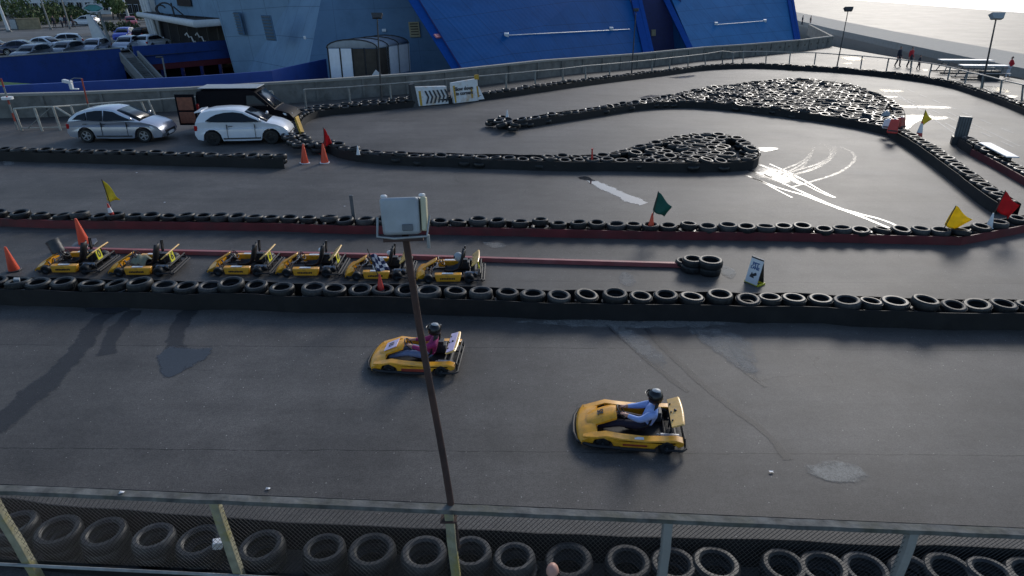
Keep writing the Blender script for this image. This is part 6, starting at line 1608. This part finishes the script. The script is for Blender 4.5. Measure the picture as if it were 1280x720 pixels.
# car park and street
FC = [(32, 68, 12, 'car_navy', 'sedan', 'dark navy saloon parked in the left of the car park'), (62, 63, -8, 'car_white', 'sedan', 'white coupe partly behind the dark navy saloon'),
      (80, 59, -150, 'car_white', 'hatch', 'white hatchback right of the coupe seen from the rear corner'), (42, 76, -95, 'car_grey', 'hatch', 'silver car whose roof just shows above the blue wall in front of the navy saloon'),
      (85, 71, -95, 'car_grey', 'hatch', 'silver car whose roof just shows above the blue wall below the white hatchback'), (121, 67, -85, 'car_silver', 'hatch', 'silver car facing the blue wall near the signpost'),
      (161, 63, -85, 'car_silver', 'hatch', 'pale car facing the blue wall at the head of the stairs'), (193, 60, 80, 'car_white', 'hatch', 'white hatchback seen from behind right of the stairs'),
      (186, 49, 80, 'car_black', 'hatch', 'black estate car parked beyond the white hatchback'), (157, 50, -80, 'car_blue', 'hatch', 'bright blue car behind the pale car at the stairs'),
      (108, 31.5, 178, 'car_white', 'hatch', 'white car driving on the street behind the car park'), (165, 33, -60, 'car_red', 'hatch', 'red car coming down the street behind the signpost'), (-4, 68, 10, 'car_white', 'hatch', 'pale car cut by the left edge of the picture')]
for x, y, yaw, m_, sp_, lb_ in FC:
    q = g(x, y); car('parked_car', lb_, (q.x, q.y, 0), R(yaw), m_, spec=sp_, detail=False, group='cars in the far car park and street')
mb = MB(); q0, q1 = g(-60, 52), g(240, 36)
def quadstrip(pxs, z, m, name):
    P_ = [g(*p) for p in pxs]; return flat(name, [(p.x, p.y) for p in P_], z, m)
quadstrip([(-500, 60), (0, 48), (135, 40), (165, 37), (215, 33), (215, 26), (160, 30), (100, 33), (0, 38), (-500, 42)], .006, 'asphalt_road', 'street')
quadstrip([(-500, 42), (0, 38), (100, 33), (160, 30), (215, 26), (215, 22), (100, 29), (0, 34), (-500, 37)], .1, 'pavement_mat', 'pavement')
# foliage clumps: leaf-sized faces through a volume
def foliage(name, label, loc, size, m, n=900, leaf=.28, trunk=0, cat='hedge', group=None, m2=None):
    th_ = thing(name, label, cat, loc, 0, group); mb = MB(); sx, sy, sz = size
    lumps = [(random.uniform(-.42, .42) * sx, random.uniform(-.4, .4) * sy, random.uniform(.25, .85) * sz, random.uniform(.22, .4)) for _ in range(max(5, int(sx * 1.4)))]
    for _ in range(n):
        lx, ly, lz, lr = random.choice(lumps); d = Vector((random.gauss(0, 1), random.gauss(0, 1), random.gauss(0, 1))).normalized() * random.uniform(.6, 1.05)
        c = Vector((lx, ly, lz)) + Vector((d.x * lr * min(sx, 3.5), d.y * lr * sy, d.z * lr * sz)); c.z = max(.05, c.z) + trunk
        R_ = Euler((random.uniform(0, 3), random.uniform(0, 3), random.uniform(0, 6))).to_matrix().to_4x4(); s_ = leaf * random.uniform(.5, 1.2)
        mb.mat(random.random() < .35); mb.add([(-s_, 0, 0), (0, -s_ * .5, 0), (s_, 0, .1 * s_), (0, s_ * .5, 0)], [(0, 1, 2, 3)], Matrix.Translation(c) @ R_)
    mb.build('foliage', [m, m2 or 'hedge_dark'], th_, smooth=0)
    mb = MB()
    for k in range(3 if trunk == 0 else 1): mb.tube([(random.uniform(-.2, .2) * sx * (trunk == 0), 0, 0), (random.uniform(-.1, .1) * sx, 0, trunk + sz * .3), (random.uniform(-.2, .2) * sx, 0, trunk + sz * .6)], [.14, .09, .03], 7)
    mb.build('trunk' if trunk else 'stem', 'wood_dark', th_)
for i, (x, y, w, h_, lb_) in enumerate(((20, 34, 9, 4.2, 'large green shrub behind the stone wall at the far left'), (48, 32, 7, 4.5, 'green shrub behind the right end of the stone wall'), (75, 30, 7, 2.6, 'dark hedge behind the group at the street'), (100, 25, 6, 2.8, 'hedge behind the white car on the street'))):
    q = g(x, y - 1); foliage('street_shrub', lb_, (q.x, q.y, 0), (w, 3, h_), 'hedge', group='shrubs along the street', n=1100)
for x, y, h_, lb_ in ((142, 24, 4.5, 'small round tree left of the pale street pole'), (151, 27, 3.6, 'dark bushy tree beside the pale street pole')):
    q = g(x, y); foliage('street_tree', lb_, (q.x, q.y, 0), (3.2, 3, h_ * .7), 'hedge', trunk=h_ * .3, cat='tree', n=700, m2='hedge')
q = g(150, 44); foliage('low_bush', 'low dark bush behind the blue car in the car park', (q.x, q.y, 0), (5, 2.5, 1.6), 'hedge_dark', n=600, cat='bush')
q = g(185, 26); foliage('low_bush', 'bush at the edge of the street by the entrance canopy', (q.x, q.y, 0), (5, 2.5, 2.0), 'hedge', n=500, cat='bush')
a_, b_ = g(22, 37), g(52, 36); mb = MB(); t = b_ - a_; mb.box((0, 0, .7), (t.length, .5, 1.5)); mb.box((0, 0, 1.5), (t.length + .1, .62, .12)); o = mb.build('stone_wall', 'stone_wall', bevel=.04); o.location = a_.lerp(b_, .5); o.rotation_euler = (0, 0, math.atan2(t.y, t.x)); tag(o, 'low tan stone wall below the shrubs at the far left', 'wall')
q = g(20, 37); th_ = thing('utility_cabinet', 'green grey utility cabinet left of the stone wall', 'cabinet', (q.x, q.y, 0)); mb = MB(); mb.box((0, 0, .75), (1.0, .6, 1.5)); mb.build('cabinet_body', 'tank_grey', th_, bevel=.03); mb = MB(); mb.box((0, -.31, .75), (.9, .03, 1.3)); mb.build('door', 'lamp_shell', th_, bevel=.01)
# slanting street poles
for i, (bx, by, tx, ty, r_, lb_) in enumerate(((11.5, 40, -4, 0, .22, 'thick white pole at the far left of the street'), (22, 22, 13, 0, .1, 'thin pale pole among the far left shrubs'), (64, 37, 51, 0, .13, 'grey street lamp column right of the stone wall'), (88, 36, 77, 0, .12, 'grey pole left of the white car on the street'), (162, 26, 154, 0, .25, 'thick pale pole behind the red car'), (140, 59, 118, 0, .16, 'dark sign pole beside the silver car'))):
    q = g(bx, by); t_ = atY(tx, ty, q.y); th_ = thing('street_pole', lb_, 'pole', q, 0, 'poles along the street'); d = t_ - q; d = Vector((d.x * 1.6, 0, d.z * 1.6)); mb = MB(); mb.tube([(0, 0, 0), d * .5, d], [r_, r_ * .8, r_ * .7], 10); mb.build('shaft', 'bldg_white' if i in (0, 4) else 'rail_grey', th_)
    mb = MB(); mb.lathe([(0, 0), (r_ * 1.8, 0), (r_ * 1.6, .25), (0, .25)], 12); mb.build('foot', 'tank_grey', th_)
q = g(134, 60); t_ = atY(117, 10, q.y); th_ = thing('diamond_sign', 'teal diamond shaped board on the sign pole behind the car park', 'sign', (t_.x, t_.y, t_.z), 0)
mb = MB(); mb.hexa([(-1.1, -.1, 0), (0, -.1, -.45), (1.1, -.1, 0), (0, -.1, .45), (-1.1, .1, 0), (0, .1, -.45), (1.1, .1, 0), (0, .1, .45)]); mb.build('board', 'teal_sign', th_, bevel=.04)
mb = MB(); mb.tube([(-1.2, -.12, 0), (-.5, -.12, -.4), (.5, -.12, -.4), (1.2, -.12, 0), (.5, -.12, .4), (-.5, -.12, .4)], .06, 6, closed=True); mb.build('rim', 'bldg_white', th_)
mb = MB(); mb.prism([(-.5, -.1), (-.3, .18), (.1, .2), (.2, 0), (0, -.2)], -.12, -.1, Matrix.Rotation(R(90), 4, 'X')); mb.build('emblem', 'white_paint', th_)
q = g(131, 58); th_ = thing('tapered_pylon', 'pale tapered pylon standing behind the silver car', 'pylon', (q.x, q.y, 0)); mb = MB(); mb.hexa([(-1.0, -.3, 0), (.9, -.3, 0), (.9, .3, 0), (-1.0, .3, 0), (-1.3, -.12, 3.4), (-.8, -.12, 3.4), (-.8, .12, 3.4), (-1.3, .12, 3.4)]); mb.build('fin', 'bldg_white', th_, bevel=.04); mb = MB(); mb.box((0, 0, .1), (2.3, 1.0, .2)); mb.build('plinth', 'concrete_pale', th_)
q = g(97, 60); mb = MB(); mb.tube([(0, 0, 0), (-.1, 0, 1.0)], .16, 8); o = mb.build('wooden_bollard', 'wood_dark'); o.location = (q.x, q.y, 0); tag(o, 'short brown wooden bollard right of the white hatchback', 'bollard')
# group of people at the street
for i, (x, c_) in enumerate(((79, 'lamp_shell'), (84, 'coat_dark'), (69, 'coat_dark'), (92, 'coat_dark'))):
    walker(x, 35 - (x - 60) * .02, R(-90 + 30 * i), ['person in a pale top standing on the pavement left of the white car', 'person in dark clothes beside the one in a pale top', 'person in dark clothes near the lamp column on the pavement', 'person in dark clothes just left of the white car on the street'][i], c_, 'coat_dark', step=.1)
# far houses
def house(x0, x1, Y, hgt, m, label, rows=3, cols_=5, depth=10, roof=True):
    a_, b_ = atY(x0, 20, Y), atY(x1, 20, Y); w = b_.x - a_.x; th_ = thing('house', label, 'building', (a_.x, Y, 0)); mb = MB(); mb.box((w / 2, depth / 2, hgt / 2), (w, depth, hgt)); mb.build('wall', m, th_, smooth=0)
    mb = MB(); mb.hexa([(-.4, -.4, hgt), (w + .4, -.4, hgt), (w + .4, depth + .4, hgt), (-.4, depth + .4, hgt), (w * .1, depth * .45, hgt + 2.2), (w * .9, depth * .45, hgt + 2.2), (w * .9, depth * .55, hgt + 2.2), (w * .1, depth * .55, hgt + 2.2)]); mb.build('roof', 'dark_grey', th_, smooth=0)
    for r_ in range(rows):
        for c in range(cols_):
            cx, cz = w * (c + .5) / cols_, 1.5 + r_ * 2.9; mb = MB(); mb.box((cx, -.05, cz), (w / cols_ * .62, .2, 1.7)); f = mb.build('window', 'bldg_white', th_, smooth=0)
            mb = MB(); mb.box((cx - w / cols_ * .15, -.13, cz), (w / cols_ * .25, .12, 1.5)); mb.box((cx + w / cols_ * .15, -.13, cz), (w / cols_ * .25, .12, 1.5)); mb.build('pane', 'glass_dark', f, smooth=0)
house(-60, 28, 150, 9, 'bldg_cream', 'cream house behind the shrubs at the far left corner', cols_=6)
house(34, 62, 148, 9, 'bldg_white', 'narrow white house behind the street lamp column', cols_=3)
house(66, 140, 152, 9.5, 'bldg_white', 'broad pale house behind the white car on the street', cols_=7)
house(146, 192, 140, 9, 'wood_dark', 'dark fronted house with white framed windows left of the entrance wing', cols_=6)

# ------------------------------------------------------------------ promenade furniture at right
def trestle(px, py, L_, label, yaw, m='lamp_shell'):
    q = g(px, py); th_ = thing('trestle_table', label, 'table', q, R(yaw), 'trestle tables on the promenade')
    mb = MB(); mb.box((0, 0, 1.12), (L_, .8, .08)); mb.build('table_top', 'white_paint', th_, bevel=.02)
    mb = MB(); mb.tube([(-L_ / 2, -.5, .98), (L_ / 2, -.5, .98)], .04, 6); mb.tube([(-L_ / 2, .5, .98), (L_ / 2, .5, .98)], .04, 6)
    for k in range(4):
        x = -L_ / 2 + L_ * (k + .5) / 4; mb.tube([(x, -.45, .98), (x, -.45, .7)], .03, 6)
    mb.build('apron', 'rail_grey', th_)
    for x in (-L_ * .36, L_ * .36):
        mb = MB(); mb.tube([(x, -.45, 1.05), (x - .35, -.75, .12)], .045, 6); mb.tube([(x, .45, 1.05), (x - .35, .75, .12)], .045, 6); mb.tube([(x, -.4, .7), (x, .4, .7)], .03, 6); mb.build('leg', 'tank_grey', th_)
    mb = MB(); mb.box((-.2, -.8, .08), (L_ * .95, .16, .12)); mb.box((-.2, .8, .08), (L_ * .95, .16, .12)); mb.build('skid', 'dark_grey', th_, bevel=.02)
    mb = MB(); mb.box((0, -1.1, .6), (L_ * .9, .3, .05)); mb.build('bench', 'rail_grey', th_, bevel=.01)
trestle(1203, 91, 4.6, 'left long white topped trestle table on the promenade', -4)
trestle(1225, 99, 3.8, 'right long white topped trestle table beside the person in red and white', -4)
q = g(1237, 100); th_ = thing('storage_crate', 'dark storage crate under the right trestle table', 'crate', q, R(10)); mb = MB(); mb.box((0, .2, .35), (1.4, .8, .6)); mb.build('crate_body', 'dark_grey', th_, bevel=.03); mb = MB(); mb.box((0, .2, .68), (1.45, .85, .07)); mb.build('lid', 'black_metal', th_, bevel=.02)

# ------------------------------------------------------------------ light
SUN_AZ = 27.0; SUN_EL = 25.0     # degrees right of the view direction (+Y), height
w = bpy.data.worlds.new('World'); scn.world = w; w.use_nodes = True; nt = w.node_tree
sky = nt.nodes.new('ShaderNodeTexSky'); sky.sky_type = 'NISHITA'; sky.sun_disc = False
sky.sun_elevation = R(SUN_EL); sky.sun_rotation = R(SUN_AZ); sky.air_density = 1.0; sky.dust_density = 1.0; sky.ozone_density = 2.5
bg = nt.nodes['Background']; bg.inputs['Strength'].default_value = .13; nt.links.new(sky.outputs[0], bg.inputs['Color'])
sl = bpy.data.lights.new('sun', 'SUN'); sl.energy = 1.6; sl.angle = R(15); sl.color = (1, .95, .88)
so = bpy.data.objects.new('sun', sl); C.objects.link(so)
d = Vector((math.sin(R(SUN_AZ)) * math.cos(R(SUN_EL)), math.cos(R(SUN_AZ)) * math.cos(R(SUN_EL)), math.sin(R(SUN_EL))))
so.rotation_euler = d.to_track_quat('Z', 'Y').to_euler()
vs_ = scn.view_settings; vs_.view_transform = 'Standard'; vs_.look = 'None'; vs_.exposure = .24; vs_.gamma = 1
try: scn.cycles.use_denoising = True
except Exception: pass
print('TYRES', ntyre)
